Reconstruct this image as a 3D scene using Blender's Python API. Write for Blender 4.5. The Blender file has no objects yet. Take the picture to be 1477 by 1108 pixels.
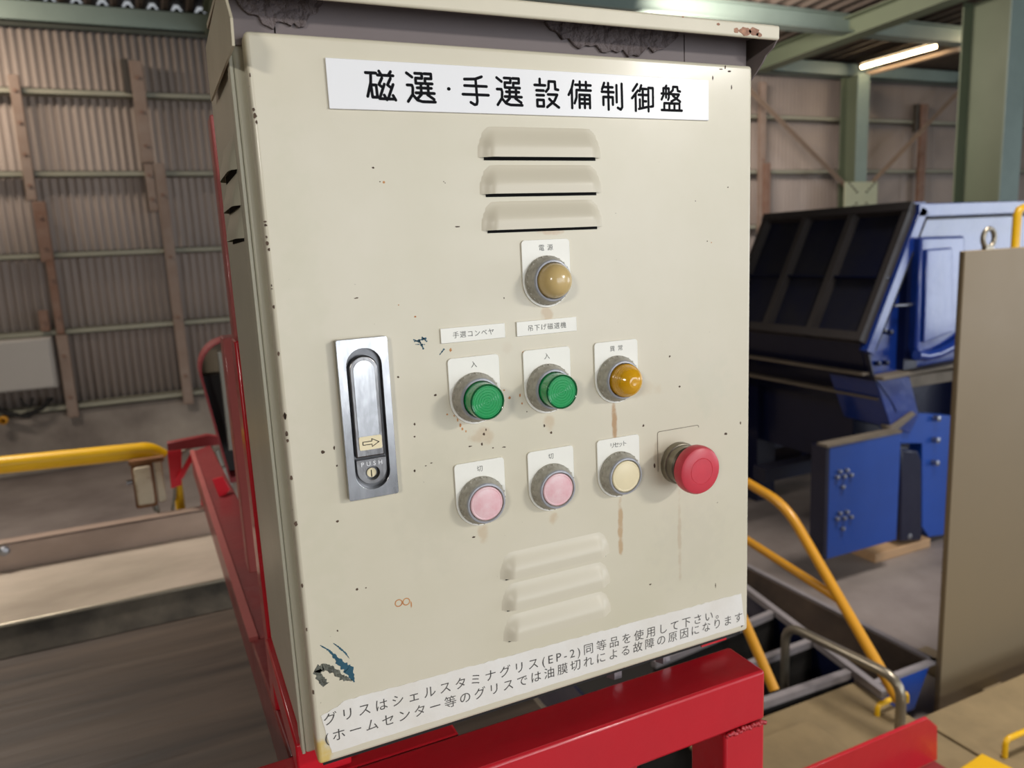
import bpy, math, random
from mathutils import Vector, Matrix, Euler, noise
from mathutils.geometry import tessellate_polygon
random.seed(7)
COL = bpy.context.scene.collection
SC = bpy.context.scene
FZ = 1.36                      # height of the cabinet's lower edge above the floor; all z below are measured from that edge

# ------------------------------------------------------------------ camera
F = 1092.513
CAM = Vector((-0.06366, -0.51466, 0.36386))
RIGHT = Vector((0.90695829, -0.41858903, -0.04700936))
UP = Vector((0.11576611, 0.14040159, 0.98330341))
FWD = Vector((0.40499983, 0.89725728, -0.17579681))
cam = bpy.data.cameras.new('camera')
cam.sensor_width = 36; cam.lens = 36 * F / 1477
cam.clip_start = .02; cam.clip_end = 200
cam.dof.use_dof = True; cam.dof.focus_distance = .56; cam.dof.aperture_fstop = 8.5
co = bpy.data.objects.new('camera', cam); COL.objects.link(co)
m = Matrix.Identity(4)
for i in range(3):
    m[i][0] = RIGHT[i]; m[i][1] = UP[i]; m[i][2] = -FWD[i]
m[0][3], m[1][3], m[2][3] = CAM.x, CAM.y, CAM.z + FZ
co.matrix_world = m
SC.camera = co

def P(px, py, ax, v):
    """the point seen at photo position px,py that lies on the plane axis ax = v"""
    d = RIGHT * ((px - 738.5) / F) - UP * ((py - 554) / F) + FWD
    return CAM + d * ((v - CAM[ax]) / d[ax])

# ------------------------------------------------------------------ light
w = bpy.data.worlds.new('world'); SC.world = w; w.use_nodes = True
bg = w.node_tree.nodes['Background']
bg.inputs[0].default_value = (.9, .95, 1, 1); bg.inputs[1].default_value = .42
def area(name, loc, target, size, sizey, power, color):
    l = bpy.data.lights.new(name, 'AREA'); l.shape = 'RECTANGLE'; l.size = size; l.size_y = sizey
    l.energy = power; l.color = color
    o = bpy.data.objects.new(name, l); COL.objects.link(o)
    o.location = (loc[0], loc[1], loc[2] + FZ)
    d = Vector(target) - Vector(loc); o.rotation_euler = d.to_track_quat('-Z', 'Y').to_euler()
    return o
area('lamp_near_left', (-1.75, -2.4, 1.08), (.2, 0, .2), .42, .12, 27, (1, .96, .88))
area('lamp_near_right', (2.1, -2.3, 1.12), (.2, 0, .2), .42, .12, 28, (1, .96, .9))
area('shutter_daylight', (2.6, -5.0, .4), (2.2, 2, 0), 4.4, 2.0, 120, (.9, .95, 1))
area('side_door_daylight', (10.5, -3.0, .2), (4, 2.4, -.2), 3.8, 2.8, 190, (.84, .91, 1))
area('lamp_wall_left', (-1.7, 6.1, 2.25), (-1.3, 7, 1.6), 1.2, .12, 26, (1, .84, .68))
area('fill_near_right', (2.7, .7, 2.4), (2.6, .9, -1.3), 1.2, .3, 30, (1, .93, .86)).data.spread = math.radians(85)  # unseen fill light added to brighten the right floor and deck
area('fill_conveyor', (-1.3, 2.8, 2.25), (-.9, 3.2, -1.2), 1.2, .3, 72, (1, .9, .8)).data.spread = math.radians(120)  # unseen fill light added for the conveyor and its ledge
area('lamp_hall_right', (4.3, 4.9, 2.15), (7.0, 7, .6), 1.2, .3, 85, (1, .87, .77))
SC.view_settings.view_transform = 'Standard'; SC.view_settings.look = 'None'
SC.view_settings.gamma = 1; SC.view_settings.use_curve_mapping = False
SC.view_settings.exposure = -0.04

# ------------------------------------------------------------------ materials
def lin(c):
    return tuple(((v / 255) / 12.92 if v / 255 <= .04045 else ((v / 255 + .055) / 1.055) ** 2.4) for v in c) + (1,)
def mat(name, rgb, rough=.5, metal=0, coat=0, spec=.5, var=0, vscale=6, rust=0, rscale=12, rustcol=(110, 70, 45), bump=0, bscale=60,
        stretch=None, emit=None, trans=0, ior=1.45, rgb2=None):
    M = bpy.data.materials.new(name); M.use_nodes = True
    nt = M.node_tree; N = nt.nodes; L = nt.links; b = N['Principled BSDF']
    b.inputs['Roughness'].default_value = rough; b.inputs['Metallic'].default_value = metal
    b.inputs['Coat Weight'].default_value = coat; b.inputs['Coat Roughness'].default_value = .12
    b.inputs['Specular IOR Level'].default_value = spec
    b.inputs['Transmission Weight'].default_value = trans; b.inputs['IOR'].default_value = ior
    c = lin(rgb); b.inputs['Base Color'].default_value = c
    tc = N.new('ShaderNodeTexCoord'); out = tc.outputs['Object']
    if stretch:
        mp = N.new('ShaderNodeMapping'); mp.inputs['Scale'].default_value = stretch
        L.new(out, mp.inputs[0]); out = mp.outputs[0]
    cur = None
    if var or rgb2:
        n = N.new('ShaderNodeTexNoise'); n.inputs['Scale'].default_value = vscale; n.inputs['Detail'].default_value = 6
        n.inputs['Roughness'].default_value = .6
        L.new(out, n.inputs['Vector'])
        r = N.new('ShaderNodeMapRange'); r.inputs[1].default_value = .3; r.inputs[2].default_value = .7
        L.new(n.outputs['Fac'], r.inputs[0])
        mx = N.new('ShaderNodeMix'); mx.data_type = 'RGBA'
        L.new(r.outputs[0], mx.inputs[0]); mx.inputs[6].default_value = c
        mx.inputs[7].default_value = lin(rgb2) if rgb2 else tuple(v * (1 - var) for v in c[:3]) + (1,)
        cur = mx.outputs[2]
        rr = N.new('ShaderNodeMapRange'); rr.inputs[3].default_value = rough * .8; rr.inputs[4].default_value = min(1, rough * 1.3)
        L.new(n.outputs['Fac'], rr.inputs[0]); L.new(rr.outputs[0], b.inputs['Roughness'])
    if rust:
        n = N.new('ShaderNodeTexNoise'); n.inputs['Scale'].default_value = rscale; n.inputs['Detail'].default_value = 8
        n.inputs['Roughness'].default_value = .7
        L.new(out, n.inputs['Vector'])
        r = N.new('ShaderNodeMapRange'); r.inputs[1].default_value = 1 - rust; r.inputs[2].default_value = 1 - rust + .08
        L.new(n.outputs['Fac'], r.inputs[0])
        mx = N.new('ShaderNodeMix'); mx.data_type = 'RGBA'
        L.new(r.outputs[0], mx.inputs[0])
        if cur: L.new(cur, mx.inputs[6])
        else: mx.inputs[6].default_value = c
        mx.inputs[7].default_value = lin(rustcol); cur = mx.outputs[2]
    if cur: L.new(cur, b.inputs['Base Color'])
    if bump:
        n = N.new('ShaderNodeTexNoise'); n.inputs['Scale'].default_value = bscale; n.inputs['Detail'].default_value = 4
        L.new(out, n.inputs['Vector'])
        bp = N.new('ShaderNodeBump'); bp.inputs['Strength'].default_value = bump; bp.inputs['Distance'].default_value = .01
        L.new(n.outputs['Fac'], bp.inputs['Height']); L.new(bp.outputs[0], b.inputs['Normal'])
    if emit:
        b.inputs['Emission Color'].default_value = lin(rgb); b.inputs['Emission Strength'].default_value = emit
    return M

M = dict(
    side=mat('cream_paint_side', (196, 192, 172), .38, var=.1, vscale=5),
    hood=mat('cream_paint_hood', (205, 195, 170), .42, var=.14, vscale=9, rust=.33, rscale=9),
    hoodlip=mat('cream_paint_lip', (222, 214, 192), .4, var=.1, vscale=9, rust=.36, rscale=14, rustcol=(120, 84, 66)),
    louver=mat('cream_paint_louver', (213, 205, 185), .36, var=.04, vscale=8),
    dark=mat('dark_opening', (10, 9, 9), .9),  # near-black pieces standing in for the darkness inside slots
    plate=mat('white_plastic_sign', (238, 238, 240), .3, spec=.4),
    legend=mat('white_legend_plate', (243, 241, 232), .35, var=.04, vscale=60, rust=.27, rscale=75, rustcol=(206, 202, 178)),
    ink=mat('black_engraving', (18, 18, 22), .8, spec=.15),
    grayink=mat('printed_ink', (58, 56, 55), .8, spec=.2, vscale=30, rgb2=(108, 105, 102)),
    smallink=mat('legend_ink', (88, 88, 86), .6, rgb2=(120, 120, 116), vscale=300),
    sticker=mat('weathered_sticker', (236, 233, 228), .45, rgb2=(226, 221, 212), vscale=20, bump=.05, bscale=120, rust=.27, rscale=60, rustcol=(176, 168, 150)),
    chrome=mat('scratched_chrome', (196, 196, 198), .24, metal=1, bump=.05, bscale=40, var=.45, vscale=90, stretch=(1, 1, .3)),
    satin=mat('satin_chrome_lever', (160, 158, 158), .3, metal=1, var=.5, vscale=70, stretch=(1.6, 1, .35), bump=.12, bscale=60),
    recess=mat('lock_recess_metal', (120, 120, 122), .35, metal=1, var=.3, vscale=50),
    bezel=mat('grey_zinc_bezel', (184, 179, 166), .42, vscale=220, rgb2=(150, 145, 133)),
    bezelfront=mat('grey_bezel_front', (170, 172, 180), .35, metal=.1, var=.2, vscale=260),
    ebase=mat('worn_steel_collar', (150, 143, 128), .3, metal=.8, var=.3, vscale=80),
    cream=mat('cream_lens', (205, 178, 122), .22, var=.08, vscale=60, coat=.3),
    pink=mat('faded_pink_button', (240, 214, 216), .35, rgb2=(224, 160, 168), vscale=60),
    ivory=mat('ivory_button', (240, 226, 188), .35, var=.05, vscale=70),
    ered=mat('red_mushroom', (212, 66, 80), .34, var=.14, vscale=60, rust=.33, rscale=70, rustcol=(150, 62, 66)),
    ehub=mat('red_mushroom_hub', (208, 46, 62), .4),
    red=mat('red_gloss_paint', (196, 28, 42), .32, coat=.35, var=.08, vscale=14, rust=.24, rscale=60, rustcol=(70, 12, 14), bump=.08, bscale=40),
    rustlip=mat('bare_rust_patch', (128, 92, 78), .8, rgb2=(196, 150, 124), vscale=160),
    redpale=mat('faded_lit_red_paint', (176, 92, 88), .5, coat=.2, var=.15, vscale=8),  # faded red, its pink also standing for light reflected by the rear post
    emb=mat('embossed_letters', (232, 232, 234), .4),
    redold=mat('dusty_red_paint', (132, 34, 38), .45, coat=.25, var=.25, vscale=8, bump=.1),
    weld=mat('red_weld_bead', (190, 34, 44), .18, coat=.8, bump=.5, bscale=300),
    bolt=mat('zinc_bolt', (150, 152, 158), .35, metal=.8),
    yellow=mat('yellow_pipe_paint', (226, 176, 18), .35, coat=.2, var=.14, vscale=10, rust=.28, rscale=18, rustcol=(120, 90, 30)),
    ochre=mat('ochre_rail_paint', (206, 146, 34), .4, coat=.2, var=.12, vscale=10, rust=.3, rscale=14, rustcol=(120, 84, 40)),
    switch=mat('rusty_cream_switchbox', (186, 174, 150), .5, rust=.42, rscale=34, rustcol=(118, 72, 38), var=.1, vscale=30),
    rustedge=mat('rusty_edge', (122, 82, 48), .8, var=.3, vscale=40),
    cable=mat('grey_cable', (120, 116, 100), .5),
    black=mat('black_rubber', (24, 22, 21), .6),
    conduit=mat('grey_conduit', (128, 126, 116), .4, metal=.3),
    belt=mat('conveyor_belt_rubber', (92, 80, 70), .42, rgb2=(44, 37, 32), vscale=4, stretch=(.3, 3.4, 1), bump=.15, bscale=10),
    skirt=mat('dirty_skirt_rubber', (88, 80, 68), .7, rgb2=(44, 40, 34), vscale=9, bump=.5, bscale=16),
    ledge=mat('worn_sheet_steel', (206, 194, 178), .42, metal=.35, rgb2=(150, 140, 126), vscale=3, stretch=(.5, 1, 1)),
    ledge2=mat('brown_sheet_steel', (176, 156, 142), .42, metal=.35, rgb2=(140, 122, 110), vscale=4, stretch=(.5, 1, 1)),
    corr=mat('corrugated_sheet', (172, 160, 152), .55, rgb2=(152, 140, 132), vscale=1.2, stretch=(1, 1, .3)),
    girt=mat('pale_green_steel', (158, 156, 138), .5, var=.18, vscale=3),
    beam=mat('grey_green_steel', (132, 148, 140), .5, var=.15, vscale=3),
    colg=mat('green_column_paint', (112, 122, 100), .5, var=.1, vscale=2),
    post=mat('brown_wall_strut', (152, 136, 124), .65, rgb2=(134, 112, 98), vscale=5),
    rusty=mat('rusty_wall_strut', (140, 116, 102), .7, rgb2=(120, 86, 68), vscale=6),
    brace=mat('brace_steel', (140, 122, 106), .55, var=.15),
    gusset=mat('gusset_plate_paint', (176, 180, 152), .5, var=.08),
    concrete=mat('concrete', (172, 162, 150), .8, rgb2=(122, 112, 104), vscale=1.6, bump=.1, bscale=12),
    floor=mat('concrete_floor', (158, 148, 142), .62, rgb2=(118, 108, 104), vscale=1.5, bump=.08, bscale=10),
    roof=mat('roof_sheet', (92, 82, 74), .7, var=.2, vscale=1),
    filler=mat('roof_filler', (34, 32, 30), .9),
    panelbox=mat('light_grey_box', (176, 172, 166), .4, var=.04),
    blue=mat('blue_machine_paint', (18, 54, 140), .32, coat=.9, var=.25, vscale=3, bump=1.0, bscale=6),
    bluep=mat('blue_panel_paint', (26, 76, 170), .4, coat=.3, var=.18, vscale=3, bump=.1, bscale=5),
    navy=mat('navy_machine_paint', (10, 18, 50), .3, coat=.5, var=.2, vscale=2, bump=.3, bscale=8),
    rib=mat('greyed_navy_rib', (66, 62, 62), .5, var=.2, vscale=6),  # navy ribs greyed, reflected light put into the colour
    hopper=mat('dark_hopper_sheet', (38, 38, 46), .45, var=.2, vscale=4, rgb2=(16, 22, 52)),  # near-black navy, with the dark roof's reflection put into the colour
    dust=mat('dusty_flange', (128, 118, 104), .7, var=.3, vscale=8),
    wood=mat('timber', (196, 160, 122), .7, var=.2, vscale=10, stretch=(.3, 3, 3)),
    tan=mat('tan_cabinet_paint', (128, 113, 88), .5, var=.05, vscale=2),
    deck=mat('tan_deck_plate', (138, 120, 88), .55, rgb2=(112, 97, 70), vscale=5, bump=.1, bscale=25),
    binrim=mat('worn_bin_rim', (150, 144, 146), .5, metal=.2, var=.25, vscale=10),
    bindirt=mat('dirty_bin_inside', (62, 48, 36), .85, rgb2=(42, 32, 25), vscale=7),
    steel=mat('galvanised_tube', (150, 142, 126), .3, metal=.7, var=.2, vscale=20),
    tube=mat('fluorescent_tube', (255, 226, 180), .4, emit=26),
    fixture=mat('fixture_paint', (70, 64, 56), .5),
    blue_mark=mat('blue_paint_scuff', (44, 92, 112), .6, var=.4, vscale=120),
    grime=mat('black_grease_mark', (62, 64, 58), .5, rgb2=(120, 122, 110), vscale=110, bump=.5, bscale=300),
    chip=mat('chipped_paint_spot', (96, 76, 60), .8, rgb2=(60, 48, 40), vscale=200),
    rustmark=mat('rust_ring', (178, 104, 56), .8, rgb2=(206, 160, 110), vscale=150),
    tape=mat('yellow_stain', (216, 186, 92), .6, rgb2=(212, 200, 150), vscale=90),
    clay=mat('grey_sealant', (112, 102, 102), .8, rgb2=(90, 80, 80), vscale=60, bump=.9, bscale=120),
    under=mat('shaded_underside_paint', (118, 108, 108), .6, var=.08, vscale=6),  # shade under the hood put into a darker paint
)
def lens(name, rgb, rings=0, rough=.12):
    m_ = mat(name, rgb, rough, coat=.6, spec=.6)
    nt = m_.node_tree; b = nt.nodes['Principled BSDF']
    b.inputs['Subsurface Weight'].default_value = .25; b.inputs['Subsurface Scale'].default_value = .004
    b.inputs['Subsurface Radius'].default_value = (1, 1, .6)
    return m_
M['green'] = lens('green_lens', (22, 158, 84)); M['greenrim'] = lens('green_lens_rim', (12, 104, 58))
M['amber'] = lens('amber_lens', (216, 160, 26))

# door paint: cream with faint mottling and yellow rust runs below the fittings
def door_material():
    m_ = mat('cream_door_paint', (217, 209, 190), .33, rgb2=(208, 201, 178), vscale=6, coat=.1)
    nt = m_.node_tree; N = nt.nodes; L = nt.links; b = N['Principled BSDF']
    cur = b.inputs['Base Color'].links[0].from_socket
    tc = N.new('ShaderNodeTexCoord'); sp = N.new('ShaderNodeSeparateXYZ')
    nz = N.new('ShaderNodeTexNoise'); nz.inputs['Scale'].default_value = 90; nz.inputs['Detail'].default_value = 5
    L.new(tc.outputs['Object'], nz.inputs['Vector']); L.new(tc.outputs['Object'], sp.inputs[0])
    def mth(op, a, c=None):
        n = N.new('ShaderNodeMath'); n.operation = op
        for i, v in enumerate((a, c)):
            if v is None: continue
            if isinstance(v, (int, float)): n.inputs[i].default_value = v
            else: L.new(v, n.inputs[i])
        return n.outputs[0]
    # (x, z, half width, half height, strength, colour)
    stains = [(.2585, .222, .003, .032, .75, (168, 120, 60)), (.262, .130, .003, .034, .6, (176, 130, 72)), (.3225, .108, .0025, .045, .28, (170, 130, 84)),
              (.200, .313, .006, .008, .38, (176, 132, 70)), (.143, .227, .012, .008, .3, (178, 134, 78)), (.199, .229, .006, .009, .32, (182, 140, 84)),
              (.139, .150, .006, .009, .32, (182, 140, 84)), (.199, .150, .006, .006, .35, (182, 140, 84)), (.205, .375, .012, .003, .4, (182, 130, 74)),
              (.003, .008, .009, .014, .8, (214, 182, 84)), (.02, .25, .02, .25, .12, (190, 190, 160)), (.300, .185, .004, .018, .3, (150, 120, 80)),
              (.165, .29, .006, .006, .1, (170, 130, 80)), (.355, .24, .03, .03, .10, (180, 190, 170)), (.29, .243, .018, .008, .22, (196, 170, 130)),
              (.335, .10, .05, .05, .10, (176, 170, 160)), (.10, .18, .04, .06, .08, (170, 170, 150))]
    for x, z, rx, rz, s, c in stains:
        dx = mth('DIVIDE', mth('SUBTRACT', sp.outputs[0], x), rx); dz = mth('DIVIDE', mth('SUBTRACT', sp.outputs[2], z), rz)
        r2 = mth('ADD', mth('MULTIPLY', dx, dx), mth('MULTIPLY', dz, dz))
        r2 = mth('ADD', r2, mth('MULTIPLY', mth('SUBTRACT', nz.outputs['Fac'], .5), 3.0))
        k = N.new('ShaderNodeMapRange'); k.interpolation_type = 'SMOOTHSTEP'
        k.inputs[1].default_value = 1.0; k.inputs[2].default_value = 0; k.inputs[3].default_value = 0; k.inputs[4].default_value = s
        L.new(r2, k.inputs[0])
        mx = N.new('ShaderNodeMix'); mx.data_type = 'RGBA'
        L.new(k.outputs[0], mx.inputs[0]); L.new(cur, mx.inputs[6]); mx.inputs[7].default_value = lin(c); cur = mx.outputs[2]
    # tiny dirt specks
    vz = N.new('ShaderNodeTexNoise'); vz.inputs['Scale'].default_value = 260; vz.inputs['Detail'].default_value = 2
    L.new(tc.outputs['Object'], vz.inputs['Vector'])
    k = N.new('ShaderNodeMapRange'); k.inputs[1].default_value = .76; k.inputs[2].default_value = .80; k.inputs[4].default_value = .7
    L.new(vz.outputs['Fac'], k.inputs[0])
    mx = N.new('ShaderNodeMix'); mx.data_type = 'RGBA'
    L.new(k.outputs[0], mx.inputs[0]); L.new(cur, mx.inputs[6]); mx.inputs[7].default_value = lin((120, 104, 84))
    L.new(mx.outputs[2], b.inputs['Base Color'])
    return m_
M['door'] = door_material()

# ------------------------------------------------------------------ mesh helpers
class MB:
    def __init__(s): s.v = []; s.f = []
    def add(s, vs, fs):
        o = len(s.v); s.v += [Vector(v) for v in vs]; s.f += [[i + o for i in f] for f in fs]; return s
    def box(s, x0, x1, y0, y1, z0, z1):
        return s.add([(x0, y0, z0), (x1, y0, z0), (x1, y1, z0), (x0, y1, z0), (x0, y0, z1), (x1, y0, z1), (x1, y1, z1), (x0, y1, z1)],
                     [(0, 3, 2, 1), (4, 5, 6, 7), (0, 1, 5, 4), (1, 2, 6, 5), (2, 3, 7, 6), (3, 0, 4, 7)])
    def hexa(s, a, b):                 # two matching quads a, b -> a solid
        n = len(a)
        return s.add(list(a) + list(b), [list(range(n))[::-1], [n + i for i in range(n)]] + [(i, (i + 1) % n, n + (i + 1) % n, n + i) for i in range(n)])
    def prism(s, pts, axis, a, b):     # polygon in the plane of the other two axes, extruded from a to b along axis
        def mk(p, t):
            q = list(p); q.insert(axis, t); return q
        return s.hexa([mk(p, a) for p in pts], [mk(p, b) for p in pts])
    def ring(s, outer, holes, axis, a, b):   # plate with holes
        loops = [outer] + holes
        flat = [p for l in loops for p in l]
        tris = tessellate_polygon([[Vector((p[0], p[1], 0)) for p in l] for l in loops])
        def mk(p, t):
            q = list(p); q.insert(axis, t); return q
        n = len(flat)
        fs = [tuple(t) for t in tris] + [tuple(n + i for i in t)[::-1] for t in tris]
        o = 0
        for l in loops:
            k = len(l)
            fs += [(o + i, o + (i + 1) % k, n + o + (i + 1) % k, n + o + i) for i in range(k)]; o += k
        return s.add([mk(p, a) for p in flat] + [mk(p, b) for p in flat], fs)
    def tube(s, pts, r, seg=10, cap=True):
        pts = [Vector(p) for p in pts]; n = len(pts)
        rr = r if isinstance(r, (list, tuple)) else [r] * n
        prev = None; vs = []
        for i, p in enumerate(pts):
            t = (pts[min(i + 1, n - 1)] - pts[max(i - 1, 0)]).normalized()
            if prev is None:
                u = t.cross(Vector((0, 0, 1)));
                if u.length < .1: u = t.cross(Vector((0, 1, 0)))
            else: u = prev - t * prev.dot(t)
            u.normalize(); prev = u; v = t.cross(u)
            vs += [p + (u * math.cos(2 * math.pi * k / seg) + v * math.sin(2 * math.pi * k / seg)) * rr[i] for k in range(seg)]
        fs = [(i * seg + k, i * seg + (k + 1) % seg, (i + 1) * seg + (k + 1) % seg, (i + 1) * seg + k) for i in range(n - 1) for k in range(seg)]
        if cap: fs += [tuple(range(seg))[::-1], tuple((n - 1) * seg + k for k in range(seg))]
        return s.add(vs, fs)
    def lathe(s, prof, c, seg=48):     # profile of (radius, y) about the axis along y through c = (x, z)
        vs = []; fs = []
        for r, y in prof:
            vs += [(c[0] + r * math.cos(2 * math.pi * k / seg), y, c[1] + r * math.sin(2 * math.pi * k / seg)) for k in range(seg)]
        for i in range(len(prof) - 1):
            fs += [(i * seg + k, i * seg + (k + 1) % seg, (i + 1) * seg + (k + 1) % seg, (i + 1) * seg + k) for k in range(seg)]
        if prof[-1][0] > 1e-6: fs.append(tuple((len(prof) - 1) * seg + k for k in range(seg)))
        return s.add(vs, fs)
    def bar(s, a, b, w_, h_, up=(0, 0, 1)):   # rectangular bar from a to b
        a = Vector(a); b = Vector(b); t = (b - a).normalized(); u = t.cross(Vector(up)).normalized(); v = u.cross(t).normalized()
        q = [(-1, -1), (1, -1), (1, 1), (-1, 1)]
        return s.hexa([a + u * (w_ / 2 * i) + v * (h_ / 2 * j) for i, j in q], [b + u * (w_ / 2 * i) + v * (h_ / 2 * j) for i, j in q])

def setp(o, label=None, cat=None, group=None, kind=None):
    if label: o['label'] = label
    if cat: o['category'] = cat
    if group: o['group'] = group
    if kind: o['kind'] = kind
    return o
def origin_of(o):
    p = Vector((0, 0, 0))
    while o is not None:
        p += o.location; o = o.parent
    return p
def obj(name, mb, m_, parent=None, smooth=None, bevel=0, seg=2, base=True):
    me = bpy.data.meshes.new(name)
    vs = [v + Vector((0, 0, FZ)) for v in mb.v]
    xs = [v.x for v in vs]; ys = [v.y for v in vs]; zs = [v.z for v in vs]
    org = Vector(((min(xs) + max(xs)) / 2, (min(ys) + max(ys)) / 2, min(zs))) if base else Vector((0, 0, FZ))
    me.from_pydata([v - org for v in vs], [], mb.f); me.materials.append(M[m_] if isinstance(m_, str) else m_)
    import bmesh
    bm = bmesh.new(); bm.from_mesh(me); bmesh.ops.recalc_face_normals(bm, faces=bm.faces); bm.to_mesh(me); bm.free()
    if smooth:
        for p in me.polygons: p.use_smooth = True
        me.set_sharp_from_angle(angle=math.radians(smooth))
    o = bpy.data.objects.new(name, me); COL.objects.link(o)
    if parent is not None:
        o.parent = parent; o.location = org - origin_of(parent)
    else: o.location = org
    if bevel:
        b = o.modifiers.new('bevel', 'BEVEL'); b.width = bevel; b.segments = seg; b.limit_method = 'ANGLE'; b.angle_limit = math.radians(35)
        if smooth is None:
            for p in me.polygons: p.use_smooth = True
            me.set_sharp_from_angle(angle=math.radians(60))
    return o
def thing(name, loc, label, cat, group=None, kind=None):
    o = bpy.data.objects.new(name, None); o.empty_display_size = .05; COL.objects.link(o); o.location = (loc[0], loc[1], loc[2] + FZ)
    return setp(o, label, cat, group, kind)
def dup(o, loc=None, parent=None):
    c = o.copy(); COL.objects.link(c)
    if loc is not None: c.location = loc
    if parent is not None: c.parent = parent
    for ch in [q for q in bpy.data.objects if q.parent == o]:
        d = dup(ch); d.parent = c
    return c
def rrect(x0, x1, z0, z1, r, n=5, corners=(1, 1, 1, 1)):   # counter-clockwise from bottom left
    pts = []
    for (cx, cz, a0, k) in ((x0, z0, 180, 0), (x1, z0, 270, 1), (x1, z1, 0, 2), (x0, z1, 90, 3)):
        rr = r * corners[k]
        if rr <= 0: pts.append((cx, cz)); continue
        ox = cx + rr * (1 if cx == x0 else -1); oz = cz + rr * (1 if cz == z0 else -1)
        for i in range(n + 1):
            a = math.radians(a0 + 90 * i / n); pts.append((ox + rr * math.cos(a), oz + rr * math.sin(a)))
    return pts
def arc(cx, cz, r, a0, a1, n=16):
    return [(cx + r * math.cos(math.radians(a0 + (a1 - a0) * i / n)), cz + r * math.sin(math.radians(a0 + (a1 - a0) * i / n))) for i in range(n + 1)]

# text as flat thin geometry in the xz plane, facing -y
def text_mb(body, x0, x1, zc, height, y=-.0002, thick=.00025, slope=0, fit=True, spacing=None, bold=0):
    cu = bpy.data.curves.new('lettering', 'FONT'); cu.body = body; cu.size = 1; cu.resolution_u = 3; cu.offset = bold
    to = bpy.data.objects.new('lettering', cu); COL.objects.link(to)
    def grab():
        bpy.context.view_layer.update()
        dg = bpy.context.evaluated_depsgraph_get()
        me = bpy.data.meshes.new_from_object(to.evaluated_get(dg))
        vs = [v.co.copy() for v in me.vertices]; fs = [list(p.vertices) for p in me.polygons]
        bpy.data.meshes.remove(me); return vs, fs
    vs, fs = grab()
    if not vs: return MB()
    w0 = max(v.x for v in vs) - min(v.x for v in vs); h0 = max(v.y for v in vs) - min(v.y for v in vs)
    s = height / h0
    if fit and len(body) > 1:
        cu.space_character = 2; v2, _ = grab(); w2 = max(v.x for v in v2) - min(v.x for v in v2)
        want = (x1 - x0) / s
        cu.space_character = max(.1, 1 + (want - w0) / max(1e-6, w2 - w0)); vs, fs = grab()
    bpy.data.objects.remove(to)
    xa = min(v.x for v in vs); xb = max(v.x for v in vs); ya = min(v.y for v in vs); yb = max(v.y for v in vs)
    sx = (x1 - x0) / (xb - xa) if fit else s
    xo = x0 if fit else (x0 + x1) / 2 - (xb - xa) * s / 2
    mb = MB()
    mb.add([(xo + (v.x - xa) * sx, y - thick, zc + (v.y - (ya + yb) / 2) * s + slope * (v.x - xa) * sx) for v in vs], fs)
    return mb

# ------------------------------------------------------------------ building shell
def struct(name, mb, m_, **k): return setp(obj(name, mb, m_, **k), kind='structure')
YW = 7.0
struct('floor', MB().box(-7, 17, -4, YW + .2, -FZ - .1, -FZ), 'floor')
wall = obj('wall_back', MB().box(-7, 17, YW - .02, YW + .18, -FZ, -.84), 'concrete', bevel=.01); setp(wall, kind='structure')
sh = None
NW = 10; PITCH = .063
for k in range(38):
    x0 = -7 + k * NW * PITCH
    if sh is None:
        mb = MB(); n = NW * 6 + 3; vs = []; fs = []
        for i in range(n):
            x = i * PITCH / 6; y = .014 * math.cos(2 * math.pi * i / 6)
            for z in (-.86, 2.46):
                vs.append((x0 + x, YW + .03 + y, z))
        fs = [(2 * i, 2 * i + 2, 2 * i + 3, 2 * i + 1) for i in range(n - 1)]
        mb.add(vs, fs); sh = obj('corrugated_sheet', mb, 'corr', wall, smooth=60); base = sh.location.copy()
        sd = sh.modifiers.new('thickness', 'SOLIDIFY'); sd.thickness = .0012
    else:
        c = sh.copy(); COL.objects.link(c); c.location = base + Vector((k * NW * PITCH, .003 * (k % 2), 0))
for z in (1.794, 1.146, .487, -.154, -.80):
    g = MB().box(-7, 17, YW - .09, YW + .0, z - .024, z - .016).box(-7, 17, YW - .09, YW - .084, z - .024, z + .026).box(-7, 17, YW - .09, YW, z + .02, z + .026)
    obj('girt', g, 'girt', wall)
setp(obj('eave_beam', MB().box(-7, 17, YW - .22, YW - .2, 2.29, 2.45).box(-7, 17, YW - .22, YW - .06, 2.29, 2.30).box(-7, 17, YW - .22, YW - .06, 2.44, 2.45), 'beam'), kind='structure').name = 'trim_1'
# folded plate roof, open folds at the eave let daylight in
def roofz(y): return 2.47 + .045 * (YW - y)
mb = MB(); p = .19; x = -7.0; xs = []
while x < 17:
    xs += [(x, 0), (x + .035, 0), (x + p / 2 - .0175 + .0175, .10), (x + p / 2 + .035, .10)]; x += p
vs = []
for X, dz in xs:
    for y in (-3.9, YW + .03): vs.append((X, y, roofz(y) + dz))
mb.add(vs, [(2 * i, 2 * i + 1, 2 * i + 3, 2 * i + 2) for i in range(len(xs) - 1)])
ce = struct('ceiling', mb, 'roof'); sd = ce.modifiers.new('thickness', 'SOLIDIFY'); sd.thickness = .004; sd.offset = 1
mb = MB(); x = -7.0
while x < 16.8:
    mb.add([(x + .062, YW + .0, roofz(YW) - .02), (x + p + .0 - .03, YW, roofz(YW) - .02), (x + .128, YW, roofz(YW) + .062), (x + .1, YW, roofz(YW) + .062)], [(0, 1, 2, 3)])
    x += p
fl = obj('eave_filler', mb, 'filler', ce); setp(fl, kind='stuff'); sd = fl.modifiers.new('t', 'SOLIDIFY'); sd.thickness = .03
struct('added_wall_front', MB().box(-7, .2, -4.1, -4.0, -FZ, 2.95), 'corr')  # unseen wall added for its reflections and a darker left side
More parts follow.
